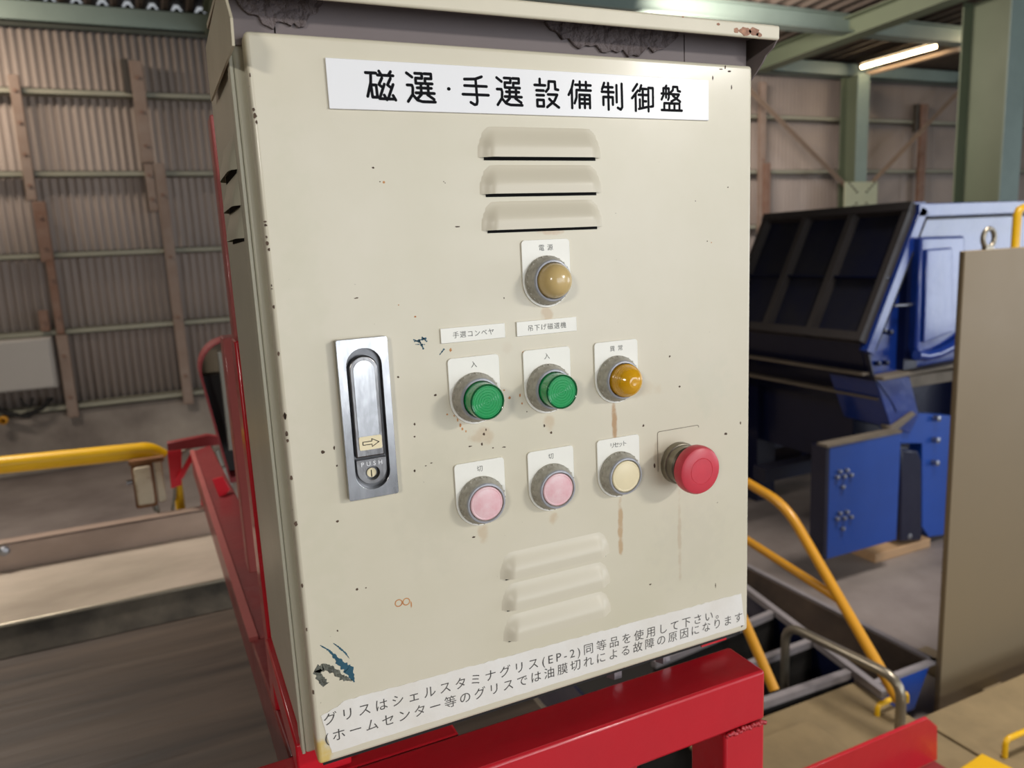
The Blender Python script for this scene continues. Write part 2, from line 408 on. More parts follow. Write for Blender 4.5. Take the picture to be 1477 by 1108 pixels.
struct('wall_left', MB().box(-7.1, -7, -4.1, YW + .2, -FZ, 3.0), 'corr')
for k in range(3):
    struct('reflection_panel_%d' % (k + 1), MB().box(-5.6 + k * 1.9, -4.5 + k * 1.9, -4.0, -3.98, -.1, 1.2), 'panelbox')  # unseen pale panels added to show up in reflections
# purlins across and rafter along
yp = P(1300, 48, 2, 2.42).y
for y, nm in ((yp, 2), (yp - 1.9, 3), (yp - 3.8, 4)):
    z = roofz(y) - .005
    struct('trim_%d' % nm, MB().box(-7, 17, y - .07, y + .07, z - .012, z).box(-7, 17, y - .006, y + .006, z - .16, z).box(-7, 17, y - .08, y + .08, z - .172, z - .16), 'beam')
xr = 6.62
def ibeam_y(x, y0, y1, zb0, zb1, h, w_):
    mb = MB()
    for a, b, wd in ((0, .012, w_), (.012, h - .012, .012), (h - .012, h, w_)):
        mb.hexa([(x - wd / 2, y0, zb0 + a), (x + wd / 2, y0, zb0 + a), (x + wd / 2, y0, zb0 + b), (x - wd / 2, y0, zb0 + b)],
                [(x - wd / 2, y1, zb1 + a), (x + wd / 2, y1, zb1 + a), (x + wd / 2, y1, zb1 + b), (x - wd / 2, y1, zb1 + b)])
    return mb
for i, x in enumerate((xr, xr - 6.0)):
    struct('trim_%d' % (5 + i), ibeam_y(x, -3, YW - .22, roofz(-3) - .36, roofz(YW) - .2, .2, .2), 'colg')

# big H column under the rafter
def hcolumn(name, x, y0, y1, wd, z1, t=.014, mat_='colg', label='', nearflange='beam'):
    c = thing(name, (x, (y0 + y1) / 2, -FZ), label, 'column', 'green steel H columns of the hall')
    obj('web', MB().box(x - t / 2, x + t / 2, y0, y1, -FZ, z1), mat_, c)
    obj('flange', MB().box(x - wd / 2, x + wd / 2, y0 - t, y0, -FZ, z1), nearflange, c)  # lighter colour here stands for the light falling on the near flange
    obj('flange', MB().box(x - wd / 2, x + wd / 2, y1, y1 + t, -FZ, z1), mat_, c)
    obj('base_plate', MB().box(x - wd / 2 - .05, x + wd / 2 + .05, y0 - .05, y1 + .05, -FZ, -FZ + .02), mat_, c)
    return c
hcolumn('steel_column', P(1462, 150, 1, 4.05).x, 4.05, 4.48, .26, roofz(4.2) - .2, label='large green steel H column rising behind the blue machine on the right')
hcolumn('steel_column', P(1243, 180, 1, 6.62).x, 6.62, 6.86, .2, 2.29, label='slender green H column against the corrugated wall with a bolted gusset plate')
gx0, gx1 = P(1218, 285, 1, 6.58).x, P(1265, 285, 1, 6.58).x; gz0, gz1 = .60, .985
BY = 6.632
g = thing('gusset_plate', ((gx0 + gx1) / 2, 6.6, gz0), 'pale square bolted gusset plate where the two diagonal braces meet', 'plate')
obj('plate', MB().box(gx0, gx1, 6.575, 6.595, gz0, gz1), 'gusset', g, bevel=.004)
for sx in (-1, 1):
    for sz in (-1, 1):
        for k in range(4):
            d = .07 + k * .035; cx = (gx0 + gx1) / 2 + sx * d * 1.25; cz = (gz0 + gz1) / 2 + sz * d
            obj('bolt', MB().lathe([(.013, 6.576), (.013, 6.562), (.001, 6.56)], (cx, cz), 8), 'fixture', g)
gc = ((gx0 + gx1) / 2, BY, (gz0 + gz1) / 2)
for (tx, tz, lab) in ((P(1090, 135, 1, 6.6).x, P(1090, 135, 1, 6.6).z, 'diagonal steel brace running up left from the gusset plate'),
                      (P(1385, 133, 1, 6.6).x, P(1385, 133, 1, 6.6).z, 'diagonal steel brace running up right from the gusset plate'),
                      (P(1090, 430, 1, 6.6).x, P(1090, 430, 1, 6.6).z, 'diagonal steel brace running down left behind the blue hopper'),
                      (P(1420, 440, 1, 6.6).x, P(1420, 440, 1, 6.6).z, 'diagonal steel brace running down right behind the blue machine')):
    d = Vector((tx - gc[0], 0, tz - gc[2])); u = d.normalized()
    a = Vector(gc) + u * .16; b = Vector((tx, BY, tz)) + u * .5
    if b.z < -1.2: b = a + (b - a) * ((-1.25 - a.z) / (b.z - a.z))
    if b.z > 2.4: b = a + (b - a) * ((2.4 - a.z) / (b.z - a.z))
    mb = MB().bar(a, b, .012, .07, up=(0, 1, 0)).bar(a, b, .06, .01, up=(0, 1, 0))
    setp(obj('brace', mb, 'brace'), lab, 'brace', 'diagonal wall braces')

# struts on the wall
def strut(px0, py0, px1, py1, w_, mat_, lab, bolts=3, y=YW - .13, name='wall_strut', vert=True):
    a = P(px0, py0, 1, y); b = P(px1, py1, 1, y); x = (a.x + b.x) / 2
    za, zb = max(a.z, b.z), min(a.z, b.z)
    t = thing(name, (x, y, zb), lab, 'strut', 'struts along the corrugated wall')
    obj('bar', MB().box(x - w_ / 2, x + w_ / 2, y - .02, y + .035, zb, za), mat_, t, bevel=.006)
    for k in range(bolts):
        z = zb + (za - zb) * (k + .5) / bolts
        obj('bolt', MB().lathe([(.016, y - .02), (.016, y - .034), (.001, y - .036)], (x, z), 8), 'rusty', t)
    return t
strut(22, 108, 44, 290, .075, 'post', 'pale wall strut at the far left, topmost of its line', 4)
strut(57, 291, 68, 378, .095, 'rusty', 'short rusty wall strut below the far left pale one', 2)
strut(72, 375, 88, 482, .06, 'rusty', 'dark rusty wall strut just above the white wall box corner', 2)
strut(91, 483, 104, 602, .085, 'post', 'brown wall strut right of the white wall box, lowest of its line', 2)
strut(62, 448, 66, 478, .07, 'rusty', 'small rusty stub of strut above the white wall box', 1)
strut(196, 88, 213, 235, .10, 'post', 'wide pale wall strut second line from left, topmost', 3)
strut(214, 236, 222, 305, .07, 'post', 'short pale wall strut beside the top of the long lower one', 2, y=YW - .12)
strut(232, 236, 270, 583, .085, 'post', 'long pale wall strut left of the red pulley guard', 4)
strut(178, 85, 186, 134, .05, 'fixture', 'narrow dark bar for a shadowed channel beside the wide pale wall strut', 0, y=YW - .1)  # dark bar standing in for a channel in shadow
strut(1098, 118, 1100, 340, .09, 'post', 'brown wall strut just right of the control cabinet edge', 3)
strut(1104, 235, 1106, 340, .1, 'rusty', 'short rusty wall strut beside the control cabinet edge', 2, y=YW - .16)
strut(1330, 150, 1330, 292, .12, 'rusty', 'rusty brown wall strut between the gusset plate and the large column', 3)
strut(1322, 150, 1322, 190, .06, 'fixture', 'dark strut stub left of the rusty one near the large column', 0, y=YW - .12)
strut(1228, 122, 1228, 262, .09, 'corr', 'pale strip beside the slender column', 0, y=YW - .05)

# tube light
ta = P(1241, 97, 2, 2.36); tb = P(1355, 66, 2, 2.36)
t = thing('tube_light', (ta.x, (ta.y + tb.y) / 2, 2.38), 'lit fluorescent tube lamp under the roof right of the cabinet', 'lamp', 'tube lamps under the roof')
X = (ta.x + tb.x) / 2
obj('tube', MB().tube([(X, tb.y, 2.36), (X, ta.y, 2.36)], .019, 12), 'tube', t, smooth=50)
obj('batten', MB().box(X - .05, X + .05, tb.y - .03, ta.y + .03, 2.395, 2.44), 'fixture', t)
for y in (tb.y - .01, ta.y + .01): obj('lamp_holder', MB().box(X - .02, X + .02, y - .015, y + .015, 2.33, 2.40), 'fixture', t)
pa = P(1250, 107, 2, 2.30); pb = P(1385, 71, 2, 2.30)
setp(obj('conduit', MB().tube([(pa.x, pb.y, 2.30), (pa.x, pa.y, 2.30)], .03, 10), 'brace', smooth=50), 'dark conduit pipe running beside the lit tube lamp', 'pipe')
t = thing('tube_light', (9.6, 4.1, 2.38), 'second lit tube lamp glimpsed right of the large green column', 'lamp', 'tube lamps under the roof')
qa = P(1473, 30, 2, 2.5)
obj('tube', MB().tube([(qa.x, qa.y - .6, 2.45), (qa.x, qa.y + .6, 2.45)], .026, 12), 'tube', t, smooth=50)
obj('batten', MB().box(qa.x - .05, qa.x + .05, qa.y - .62, qa.y + .62, 2.485, 2.53), 'fixture', t)

# white box on the wall with its cables
b0 = P(0, 487, 1, 6.7); b1 = P(72, 487, 1, 6.7); b2 = P(80, 560, 1, 6.7)
t = thing('electric_box', (-1.3, 6.8, b2.z), 'light grey electric box hung on the corrugated wall at far left', 'box')
obj('body', MB().box(-1.75, b1.x, 6.72, 6.9, b2.z, b1.z), 'panelbox', t, bevel=.01)
obj('door', MB().box(-1.74, b1.x - .015, 6.7, 6.72, b2.z + .015, b1.z - .015), 'panelbox', t, bevel=.005)
for k, (pts, r) in enumerate((([(-20, 572), (0, 592), (30, 600), (60, 590), (76, 574)], .016), ([(-20, 574), (8, 597), (40, 602), (66, 585), (70, 574)], .014), ([(30, 574), (34, 583), (44, 587), (48, 574)], .009))):
    q = [P(a, b_, 1, 6.8 - .045 * min(k, 1)) for a, b_ in pts]; s_ = []
    for i in range(len(q) - 1):
        for j in range(5):
            tt = j / 5; s_.append(q[i].lerp(q[i + 1], tt))
    s_.append(q[-1])
    setp(obj('cable', MB().tube(s_, r, 8), 'black', smooth=60), ['thick black cable looping below the electric box, lowest', 'black cable just above the lowest loop under the electric box', 'thin black cable loop right under the electric box'][k], 'cable', 'cables under the electric box')
q = P(5, 606, 1, 6.75)
setp(obj('cable_end', MB().lathe([(.02, 6.72), (.035, 6.73), (.035, 6.78), (.02, 6.8)], (q.x, q.z), 14), 'ochre', smooth=40), 'small ochre cable end below the electric box at far left edge', 'connector')

# ------------------------------------------------------------------ blue machine on the right
Y0 = 2.146; xb_, zb_ = 3.0738, -.186; xt_, zt_ = 3.402, .478
t = thing('hopper_machine', (3.7, 3.0, -FZ), 'large blue industrial hopper machine with ribbed sloping side on the right', 'machine')
YE = 3.17; XR = 4.6
A = Vector((xb_, 0, zb_)); B = Vector((xt_, 0, zt_)); S = (B - A)
nrm = Vector((-S.z, 0, S.x)).normalized()
def sp(u, y, d=0):    # point on the sloping side, u from bottom to top, d outward
    p_ = A + S * u + nrm * d; return Vector((p_.x, y, p_.z))
mb = MB().hexa([sp(0, Y0), sp(1, Y0), sp(1, Y0, -.01), sp(0, Y0, -.01)], [sp(0, YE), sp(1, YE), sp(1, YE, -.01), sp(0, YE, -.01)])
obj('hopper_side', mb, 'hopper', t)
def srib(u0, u1, y0, y1, d, name='rib', m_='rib'):
    return obj(name, MB().hexa([sp(u0, y0), sp(u1, y0), sp(u1, y0, d), sp(u0, y0, d)], [sp(u0, y1), sp(u1, y1), sp(u1, y1, d), sp(u0, y1, d)]), m_, t)
for y in (Y0 + .02, 2.497, 2.825, YE - .02): srib(0, 1, y - .018, y + .018, .05)
srib(.94, 1, Y0, YE, .055, 'top_rail'); srib(0, .06, Y0, YE, .055, 'bottom_rail'); srib(.46, .475, Y0, YE, .03, 'seam', 'navy')
for y0, y1 in ((2.16, 2.46), (2.53, 2.78), (2.87, 3.10)):
    obj('top_flange', MB().box(xt_ - .01, xt_ + .10, y0 + .02, y1, zt_ + .002, zt_ + .022), 'blue', t, bevel=.004)
# lower inward wall
lw = [(xb_, zb_), (3.131, -.36), (3.263, -.502), (3.30, -.56)]
mb = MB()
for i in range(len(lw) - 1):
    (x0, z0), (x1, z1) = lw[i], lw[i + 1]
    mb.hexa([(x0, Y0, z0), (x1, Y0, z1), (x1 + .01, Y0, z1), (x0 + .01, Y0, z0)], [(x0, YE + .3, z0), (x1, YE + .3, z1), (x1 + .01, YE + .3, z1), (x0 + .01, YE + .3, z0)])
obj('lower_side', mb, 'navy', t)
for (x0, z0) in ((3.125, -.335), (3.235, -.475)):
    obj('side_flange', MB().box(x0 - .05, x0 + .02, Y0 + .02, YE + .3, z0 - .012, z0), 'dust', t)
# end plate with border frame
ol = [(xb_, zb_), (3.131, -.36), (XR, -.33), (XR, zt_), (xt_, zt_)]
obj('end_plate', MB().prism(ol, 1, Y0 + .03, Y0 + .045), 'blue', t)
def edge(p0, p1, w_, d0=0, name='frame_bar', m_='blue'):
    p0 = Vector((p0[0], 0, p0[1])); p1 = Vector((p1[0], 0, p1[1])); u = (p1 - p0).normalized(); n = Vector((-u.z, 0, u.x)) * w_
    q = [p0, p1, p1 + n, p0 + n]
    return obj(name, MB().hexa([(v.x, Y0 - .02 - d0, v.z) for v in q], [(v.x, Y0 + .03, v.z) for v in q]), m_, t, bevel=.004)
edge((xt_ + .0, zt_), (xb_ - .02, zb_ - .03), .055)
edge((XR, zt_ + .01), (xt_ - .02, zt_ + .01), .065)
edge((xt_ + .05, zt_ - .03), (xb_ + .035, zb_ - .03), .012, -.0, 'border_seam', 'black')
edge((XR, zt_ - .058), (xt_ + .05, zt_ - .058), .01, 0, 'border_seam', 'black')
edge((3.14, -.372), (XR, -.34), .02, .03, m_='dust')
a = P(1330, 345, 1, Y0); b = P(1323, 520, 1, Y0)
def poly(pts, y0, y1, name, m_, bev=.004):
    return obj(name, MB().prism([(P(px, py, 1, y0).x, P(px, py, 1, y0).z) for px, py in pts], 1, y0, y1), m_, t, bevel=bev)
poly([(1329, 342), (1392, 340), (1396, 480), (1386, 500), (1325, 522), (1322, 500)], Y0 - .06, Y0 + .03, 'access_panel', 'blue', .012)
poly([(1337, 360), (1374, 357), (1376, 478), (1332, 495)], Y0 - .075, Y0 - .06, 'panel_inset', 'blue', .008)
obj('curved_pipe', MB().tube([P(px, py, 1, Y0 - .08) for px, py in ((1322, 512), (1335, 514), (1352, 510), (1368, 502), (1386, 490), (1400, 478))], .026, 12), 'blue', t, smooth=60)
obj('tie_rod', MB().tube([P(1290, 441, 1, Y0 - .02), P(1325, 439, 1, Y0 - .02)], .008, 8), 'bolt', t, smooth=60)
obj('inner_post', MB().box(P(1303, 450, 1, Y0).x, P(1322, 450, 1, Y0).x, Y0 - .015, Y0 + .03, -.34, .22), 'navy', t)
for px, py in ((1279, 478), (1288, 480), (1270, 525), (1282, 524)):
    q = P(px, py, 1, Y0); obj('bolt', MB().lathe([(.013, Y0 + .03), (.013, Y0 + .005), (.001, Y0 + .003)], (q.x, q.z), 8), 'navy', t)
# lower body, chassis, legs
poly([(1262, 545), (1312, 543), (1326, 600), (1312, 625), (1285, 616)], Y0 + .0, Y0 + .3, 'chute_throat', 'blue')
poly([(1310, 543), (1385, 533), (1385, 548), (1312, 560)], Y0 + .05, Y0 + .4, 'cross_member', 'dust')
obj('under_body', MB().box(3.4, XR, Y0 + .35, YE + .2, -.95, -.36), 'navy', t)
poly([(1286, 618), (1315, 596), (1375, 600), (1375, 770), (1340, 775), (1330, 760), (1330, 640), (1300, 640)], Y0 + .02, Y0 + .10, 'side_frame', 'bluep')
poly([(1286, 617), (1318, 594), (1322, 598), (1290, 625)], Y0 - .02, Y0 + .05, 'frame_flange', 'dust')
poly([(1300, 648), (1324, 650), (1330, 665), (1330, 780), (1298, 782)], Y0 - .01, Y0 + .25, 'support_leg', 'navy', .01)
for px, py in ((1352, 604), (1351, 635), (1350, 668), (1310, 773)):
    q = P(px, py, 1, Y0 - .0); obj('bolt', MB().lathe([(.016, Y0 + .02), (.016, Y0 - .012), (.001, Y0 - .015)], (q.x, q.z), 8), 'bolt', t)
obj('axle', MB().box(3.0, 3.5, 2.75, 2.85, -1.05, -.97), 'hopper', t)
obj('rear_leg', MB().box(3.35, 3.5, 3.2, 3.35, -FZ, -.5), 'navy', t)
obj('rear_leg', MB().box(4.35, 4.5, 3.2, 3.35, -FZ, -.4), 'navy', t)
obj('front_leg', MB().box(4.35, 4.5, Y0 + .1, Y0 + .25, -FZ, -.3), 'navy', t)
qx0 = P(1197, 645, 1, Y0 - .12); qx1 = P(1300, 623, 1, Y0 - .12); qz = P(1200, 805, 1, Y0 - .12)
pl = obj('blue_panel', MB().box(qx0.x, qx1.x, Y0 - .12, Y0 - .10, qz.z, qx0.z), 'bluep', t, bevel=.003)
obj('panel_cap', MB().box(qx0.x - .02, qx1.x, Y0 - .125, Y0 - .06, qx0.z, qx0.z + .012), 'dust', t)
obj('panel_return', MB().box(qx0.x - .022, qx0.x, Y0 - .12, Y0 - .03, qz.z, qx0.z), 'navy', t)
for py in (688, 748):
    for k, (dx, dy) in enumerate(((0, 0), (10, -1), (20, -3), (4, -8), (14, -10), (8, 14))):
        q = P(1206 + dx, py + dy, 1, Y0 - .12); obj('bolt', MB().lathe([(.010, Y0 - .12), (.010, Y0 - .135), (.001, Y0 - .137)], (q.x, q.z), 8), 'bolt', t)
c0 = P(1260, 812, 2, -FZ); c1 = P(1330, 785, 2, -FZ)
setp(obj('timber_block', MB().box(c0.x, c1.x, c0.y - .01, c0.y + .15, -FZ, -FZ + .05), 'wood', bevel=.004), 'pale timber block wedged under the blue machine leg', 'timber block')
# far dark machine parts under the hopper (to the left)
t2 = thing('pulley_drive', (3.3, 3.9, -FZ), 'dark drive unit on a blue skid in the shade under the hopper', 'machine')
obj('motor', MB().tube([(3.15, 3.75, -.8), (3.65, 3.75, -.8)], .17, 20), 'hopper', t2, smooth=40)
obj('gearbox', MB().box(3.7, 4.0, 3.6, 3.95, -1.05, -.6), 'hopper', t2, bevel=.02)
obj('skid', MB().box(3.0, 4.2, 3.55, 4.0, -1.15, -1.05).box(3.0, 3.1, 3.55, 4.0, -FZ, -1.15).box(4.1, 4.2, 3.55, 4.0, -FZ, -1.15), 'navy', t2)
obj('guard_plate', MB().box(3.0, 3.03, 3.5, 4.1, -1.0, -.45), 'bindirt', t2)

# ------------------------------------------------------------------ tan cabinet, eye bolt, yellow tube
tc = P(1395, 362, 1, 1.1); XC = 2.266
t = thing('control_cubicle', (2.6, 1.3, -FZ), 'plain tan steel control cubicle cut by the right edge of the photo', 'cabinet')
obj('body', MB().box(XC, 3.05, 1.105, 1.122, -FZ, tc.z), 'tan', t, bevel=.004)
obj('foot', MB().box(2.5, 2.6, 1.0, 1.4, -FZ, -FZ + .05), 'tan', t)
obj('front_door', MB().box(XC, 3.04, 1.101, 1.105, -FZ + .01, tc.z), 'tan', t, bevel=.004)
q = P(1419, 346, 1, 1.128)
mb = MB().tube([(q.x + .028 * math.cos(a), 1.112, tc.z + .036 + .03 * math.sin(a)) for a in [2 * math.pi * k / 24 for k in range(25)]], .008, 8, cap=False)
obj('lifting_eye', mb, 'steel', t, smooth=60).name = 'lifting_eye'
obj('eye_collar', MB().box(q.x - .018, q.x + .018, 1.105, 1.122, tc.z, tc.z + .012), 'steel', t)
q0 = P(1468, 300, 1, 1.62); 
setp(obj('yellow_rail', MB().tube([(q0.x, 1.62, -FZ), (q0.x, 1.62, q0.z - .03), (q0.x + .012, 1.62, q0.z - .008), (q0.x + .04, 1.62, q0.z), (q0.x + .6, 1.62, q0.z), (q0.x + .62, 1.62, q0.z - .02), (q0.x + .62, 1.62, -FZ)], .017, 12), 'yellow', smooth=60),
     'yellow guard rail loop behind the tan cubicle at the right edge', 'rail')

# ------------------------------------------------------------------ bin, deck, hoop, stair rail
zr = -1.15
t = thing('blue_bin', (1.8, 1.7, -FZ), 'long blue steel bin with worn grey rims and crossbars beside the stair rail', 'bin')
XA, XB, YN, YF = 1.985, 2.27, 1.145, 2.35
BZ = -FZ + .055
L0, L1_ = P(1087, 858, 2, zr + .01), P(1276, 1002, 2, zr + .01)
d = (L1_ - L0).normalized()
obj('outer_wall', MB().prism([(XB, zr), (XB - .07, BZ), (XB - .09, BZ), (XB - .02, zr)], 1, YN, YF), 'bindirt', t)
obj('end_wall', MB().prism([(XA, zr), (XA + .05, BZ), (XB - .09, BZ), (XB - .02, zr + .0)], 1, YN - .012, YN), 'bluep', t)
obj('bottom', MB().box(XA + .06, XB - .08, YN, YF, BZ, BZ + .01), 'bindirt', t)
obj('skid', MB().box(XB - .14, XB - .10, YN + .08, YF, -FZ, BZ), 'navy', t)
obj('rim', MB().box(XB - .012, XB + .010, YN - .02, YF, zr - .004, zr + .010), 'binrim', t)
obj('rim', MB().box(XA - .01, XB + .010, YN - .022, YN, zr - .004, zr + .010), 'binrim', t)
obj('side_rim', MB().bar(L0 - d * .5, L1_, .026, .026), 'binrim', t)
for (a, b) in (((1080, 900), (1118, 884)), ((1107, 950), (1172, 926)), ((1108, 1012), (1224, 972))):
    q0 = P(*a, 2, zr); q1 = P(*b, 2, zr); u = (q1 - q0).normalized()
    obj('crossbar', MB().bar(q0 - u * .5, q1, .026, .026), 'binrim', t)
    obj('divider', MB().bar(q0 - u * .5 - Vector((0, 0, .085)), q1 - Vector((0, 0, .085)), .006, .15), 'filler', t)
obj('side_wall', MB().bar(L0 - d * .5 - Vector((0, 0, .1)), L1_ - d * .15 - Vector((0, 0, .1)), .006, .18), 'navy', t)
obj('floor_sheet', MB().box(1.1, 1.93, 1.25, 2.2, -FZ + .005, -FZ + .015), 'filler', t)  # near-black sheet and dividers stand in for shade in the compartments
obj('side_wall', MB().box(1.08, 1.09, 1.25, 2.2, -FZ, zr), 'navy', t)
# deck
def deck(x0, x1, y0, y1, z, lab, tread=False):
    t_ = thing('deck_plate', ((x0 + x1) / 2, (y0 + y1) / 2, -FZ), lab, 'deck plate', 'tan deck plates')
    obj('top_plate', MB().box(x0, x1, y0, y1, z - .012, z), 'deck', t_, bevel=.003)
    obj('edge_channel', MB().box(x0 + .01, x1 - .01, y0 + .01, y1 - .01, -FZ, z - .012), 'tan', t_)
    return t_
dk = deck(1.25, 1.955, -.2, 1.20, -1.17, 'tan deck plate in front of the blue bin, partly under the red bracket')
d2 = deck(1.965, 3.3, -.4, .96, -1.17, 'tan deck plate below the tan cubicle with yellow grab bars')
q = P(1395, 1060, 2, -1.17)
obj('seam', MB().bar((2.55, -.4, -1.169), (2.55, .95, -1.169), .012, .006), 'tan', d2)
obj('seam', MB().bar((1.97, .60, -1.169), (3.29, .60, -1.169), .012, .006), 'tan', d2)
obj('raised_edge', MB().box(1.30, 1.62, .2, 1.08, -1.17, -1.13), 'deck', dk, bevel=.004)
def grab(pts, lab):
    setp(obj('grab_bar', MB().tube(pts, .0085, 8), 'yellow', smooth=60), lab, 'handle', 'yellow grab bars on the deck')
def ghandle(pa, pb, pc, lab):
    a = P(*pa, 2, -1.17); z = P(pa[0], pb[1], 1, a.y).z
    b = P(*pb, 2, z); c = P(*pc, 2, z)
    b = Vector((a.x, a.y, z)); e = Vector((c.x, c.y, z)) + (Vector((c.x, c.y, z)) - b) * .4
    u = (e - b).normalized()
    grab([a, b - Vector((0, 0, .015)), b - Vector((0, 0, .004)) + u * .005, b + u * .015, e - u * .015, e - u * .005 - Vector((0, 0, .004)), e - Vector((0, 0, .015)), Vector((e.x, e.y, -1.17))], lab)
ghandle((1265, 1032), (1268, 1018), (1296, 1004), 'yellow grab bar on the deck behind the steel hoop')
ghandle((1449, 1092), (1453, 1068), (1477, 1056), 'yellow grab bar on the deck at the right edge below the cubicle')
h1, h2, h3 = P(1378, 1112, 2, -1.10), P(1416, 1086, 2, -1.10), P(1462, 1108, 2, -1.10)
t = thing('yellow_cover', ((h1.x + h3.x) / 2, h2.y - .1, -1.17), 'small yellow hatch cover at the bottom edge below the cubicle', 'cover')
obj('lid', MB().hexa([h1, h2, h3, h3 + Vector((-.10, -.16, 0)), h1 + Vector((0, -.12, 0))], [v - Vector((0, 0, .068)) for v in (h1, h2, h3, h3 + Vector((-.10, -.16, 0)), h1 + Vector((0, -.12, 0)))]), 'yellow', t, bevel=.004)
# steel hoop
def bend(pts, r=.05, n=5):
    out = [Vector(pts[0])]
    for i in range(1, len(pts) - 1):
        a, b, c = Vector(pts[i - 1]), Vector(pts[i]), Vector(pts[i + 1])
        u = (a - b).normalized(); v = (c - b).normalized(); rr = min(r, (a - b).length * .45, (c - b).length * .45)
        p0, p2 = b + u * rr, b + v * rr
        for k in range(n + 1):
            t_ = k / n; out.append(p0 * (1 - t_) ** 2 + b * 2 * t_ * (1 - t_) + p2 * t_ ** 2)
    out.append(Vector(pts[-1])); return out
zh = -.98
g1 = P(1133, 900, 2, zh); g2 = P(1301, 982, 2, zh)
setp(obj('steel_hoop', MB().tube(bend([(g1.x, g1.y, -1.34), g1, g2, (g2.x, g2.y, -1.165)], .07), .0155, 14), 'steel', smooth=60), 'bare grey bent steel hoop rail standing over the bin and deck', 'rail')
# stair rail
XS = 1.9
pp = [P(px, py, 0, XS) for px, py in ((1060, 686), (1133, 729), (1168, 795), (1228, 900), (1297, 1012))]
t = thing('stair_rail', (XS, 1.3, -FZ), 'ochre yellow tubular stair rail descending right of the control cabinet', 'handrail')
obj('upper_rail', MB().tube(bend([Vector((XS, 2.45, pp[0].z + (pp[0].z - pp[1].z) / (pp[0].y - pp[1].y) * (2.45 - pp[0].y))), pp[1], pp[4]], .09, 7), .018, 14), 'ochre', t, smooth=60)
q0, q1 = P(1060, 768, 0, XS), P(1212, 866, 0, XS)
obj('lower_rail', MB().tube([q0, q1], .0155, 14), 'ochre', t, smooth=60)
obj('rear_post', MB().tube([(XS, 2.45, -FZ), (XS, 2.45, -.55)], .018, 12), 'ochre', t, smooth=60)
XS2 = 1.33
q0, q1 = P(1040, 820, 0, XS2), P(1117, 996, 0, XS2)
obj('near_rail', MB().tube([q0, q1], .0145, 12), 'ochre', t, smooth=60)

# red bracket plate lower right
yb = .65
pts = [P(px, py, 1, yb) for px, py in ((1160, 1112), (1338, 1036), (1352, 1048), (1352, 1096), (1260, 1140))]
t = thing('red_bracket', (pts[2].x, yb, pts[4].z), 'red steel bracket plate with a clipped corner at the bottom right', 'bracket')
zb0 = min(pts[3].z, pts[1].z) - .0
xl = pts[0].x - .25
prof = [(xl, pts[1].z), (pts[1].x, pts[1].z), (pts[2].x, pts[2].z), (pts[3].x, pts[3].z), (xl, pts[3].z)]
obj('plate', MB().prism(prof, 1, yb, yb + .009), 'red', t, bevel=.001)
obj('shelf', MB().box(xl, pts[3].x - .01, yb - .06, yb, pts[3].z - .008, pts[3].z), 'redold', t)
obj('post', MB().box(xl, xl + .05, yb + .009, yb + .06, -FZ, pts[1].z), 'red', t)

# ------------------------------------------------------------------ conveyor on the left
t = thing('sorting_conveyor', (-1, 1.1, -FZ), 'hand sorting belt conveyor with dark belt and worn steel ledge behind the cabinet', 'conveyor')
zbelt = -.5; YB = P(0, 950, 2, zbelt).y
CX0, CX1 = -3.2, .5
obj('belt', MB().box(CX0, CX1, .36, YB, zbelt - .012, zbelt), 'belt', t)
ys = YB + .05; zs = P(0, 899, 1, ys).z
obj('skirt', MB().prism([(YB - .01, zbelt + .002), (YB + .02, zbelt + .002), (ys + .01, zs - .004), (ys - .01, zs - .004)], 0, CX0, CX1), 'skirt', t)
yl = P(0, 825, 2, zs).y; zl = P(0, 786, 1, yl).z
obj('ledge', MB().box(CX0, CX1, ys - .015, yl, zs - .006, zs), 'ledge', t, bevel=.002)
obj('ledge_edge', MB().tube([(CX0, ys - .015, zs - .002), (CX1, ys - .015, zs - .002)], .006, 8), 'steel', t, smooth=60)
obj('back_channel', MB().box(CX0, CX1, yl, yl + .008, zs - .1, zl).box(CX0, CX1, yl, yl + .05, zl - .006, zl), 'ledge2', t, bevel=.002)
obj('front_channel', MB().box(CX0, CX1, .30, .306, zbelt - .12, zbelt + .02).box(CX0, CX1, .30, .35, zbelt + .015, zbelt + .02), 'redold', t)
for x in (-2.9, -1.3, .4):
    for y in (.38, yl - .03): obj('leg', MB().box(x - .04, x + .04, y - .03, y + .03, -FZ, zbelt - .02 if y < 1 else zs - .01), 'redold', t)
for k in range(8):
    obj('roller', MB().tube([(-3 + k * .5, .4, zbelt - .05), (-3 + k * .5, YB - .02, zbelt - .05)], .036, 12), 'steel', t, smooth=50)
q = P(6, 795, 1, yl - .001)
obj('rivet', MB().lathe([(.014, yl), (.012, yl - .008), (.001, yl - .012)], (q.x, q.z), 12), 'bolt', t, smooth=50)


# yellow rail and the pull cord switch beyond the conveyor
YR = 2.0
ra, rb = P(0, 656, 1, YR), P(222, 651, 1, YR)
zr_ = P(226, 648, 1, YR).z; zl_ = P(0, 671, 1, YR); xe = P(234, 650, 1, YR).x; sl_ = (zl_.z - zr_) / (zl_.x - P(226, 648, 1, YR).x)
za = P(0, 656, 1, YR).z; 
t = thing('guard_rail', (-1.2, YR, -FZ), 'bright yellow pipe guard rail beyond the conveyor on the left', 'guard rail')
obj('rail', MB().tube(bend([(-3.0, YR, zr_ + sl_ * (-3.0 - xe)), (xe - .035, YR, zr_), (xe, YR, zr_ - .03)], .03), .0258, 16), 'yellow', t, smooth=60)
for px, py0, py1, r in ((245, 720, 752, .006),):
    pass
for x in (-1.9,): obj('post', MB().tube([(x, YR, -FZ), (x, YR, zr_)], .0225, 12), 'yellow', t, smooth=60)
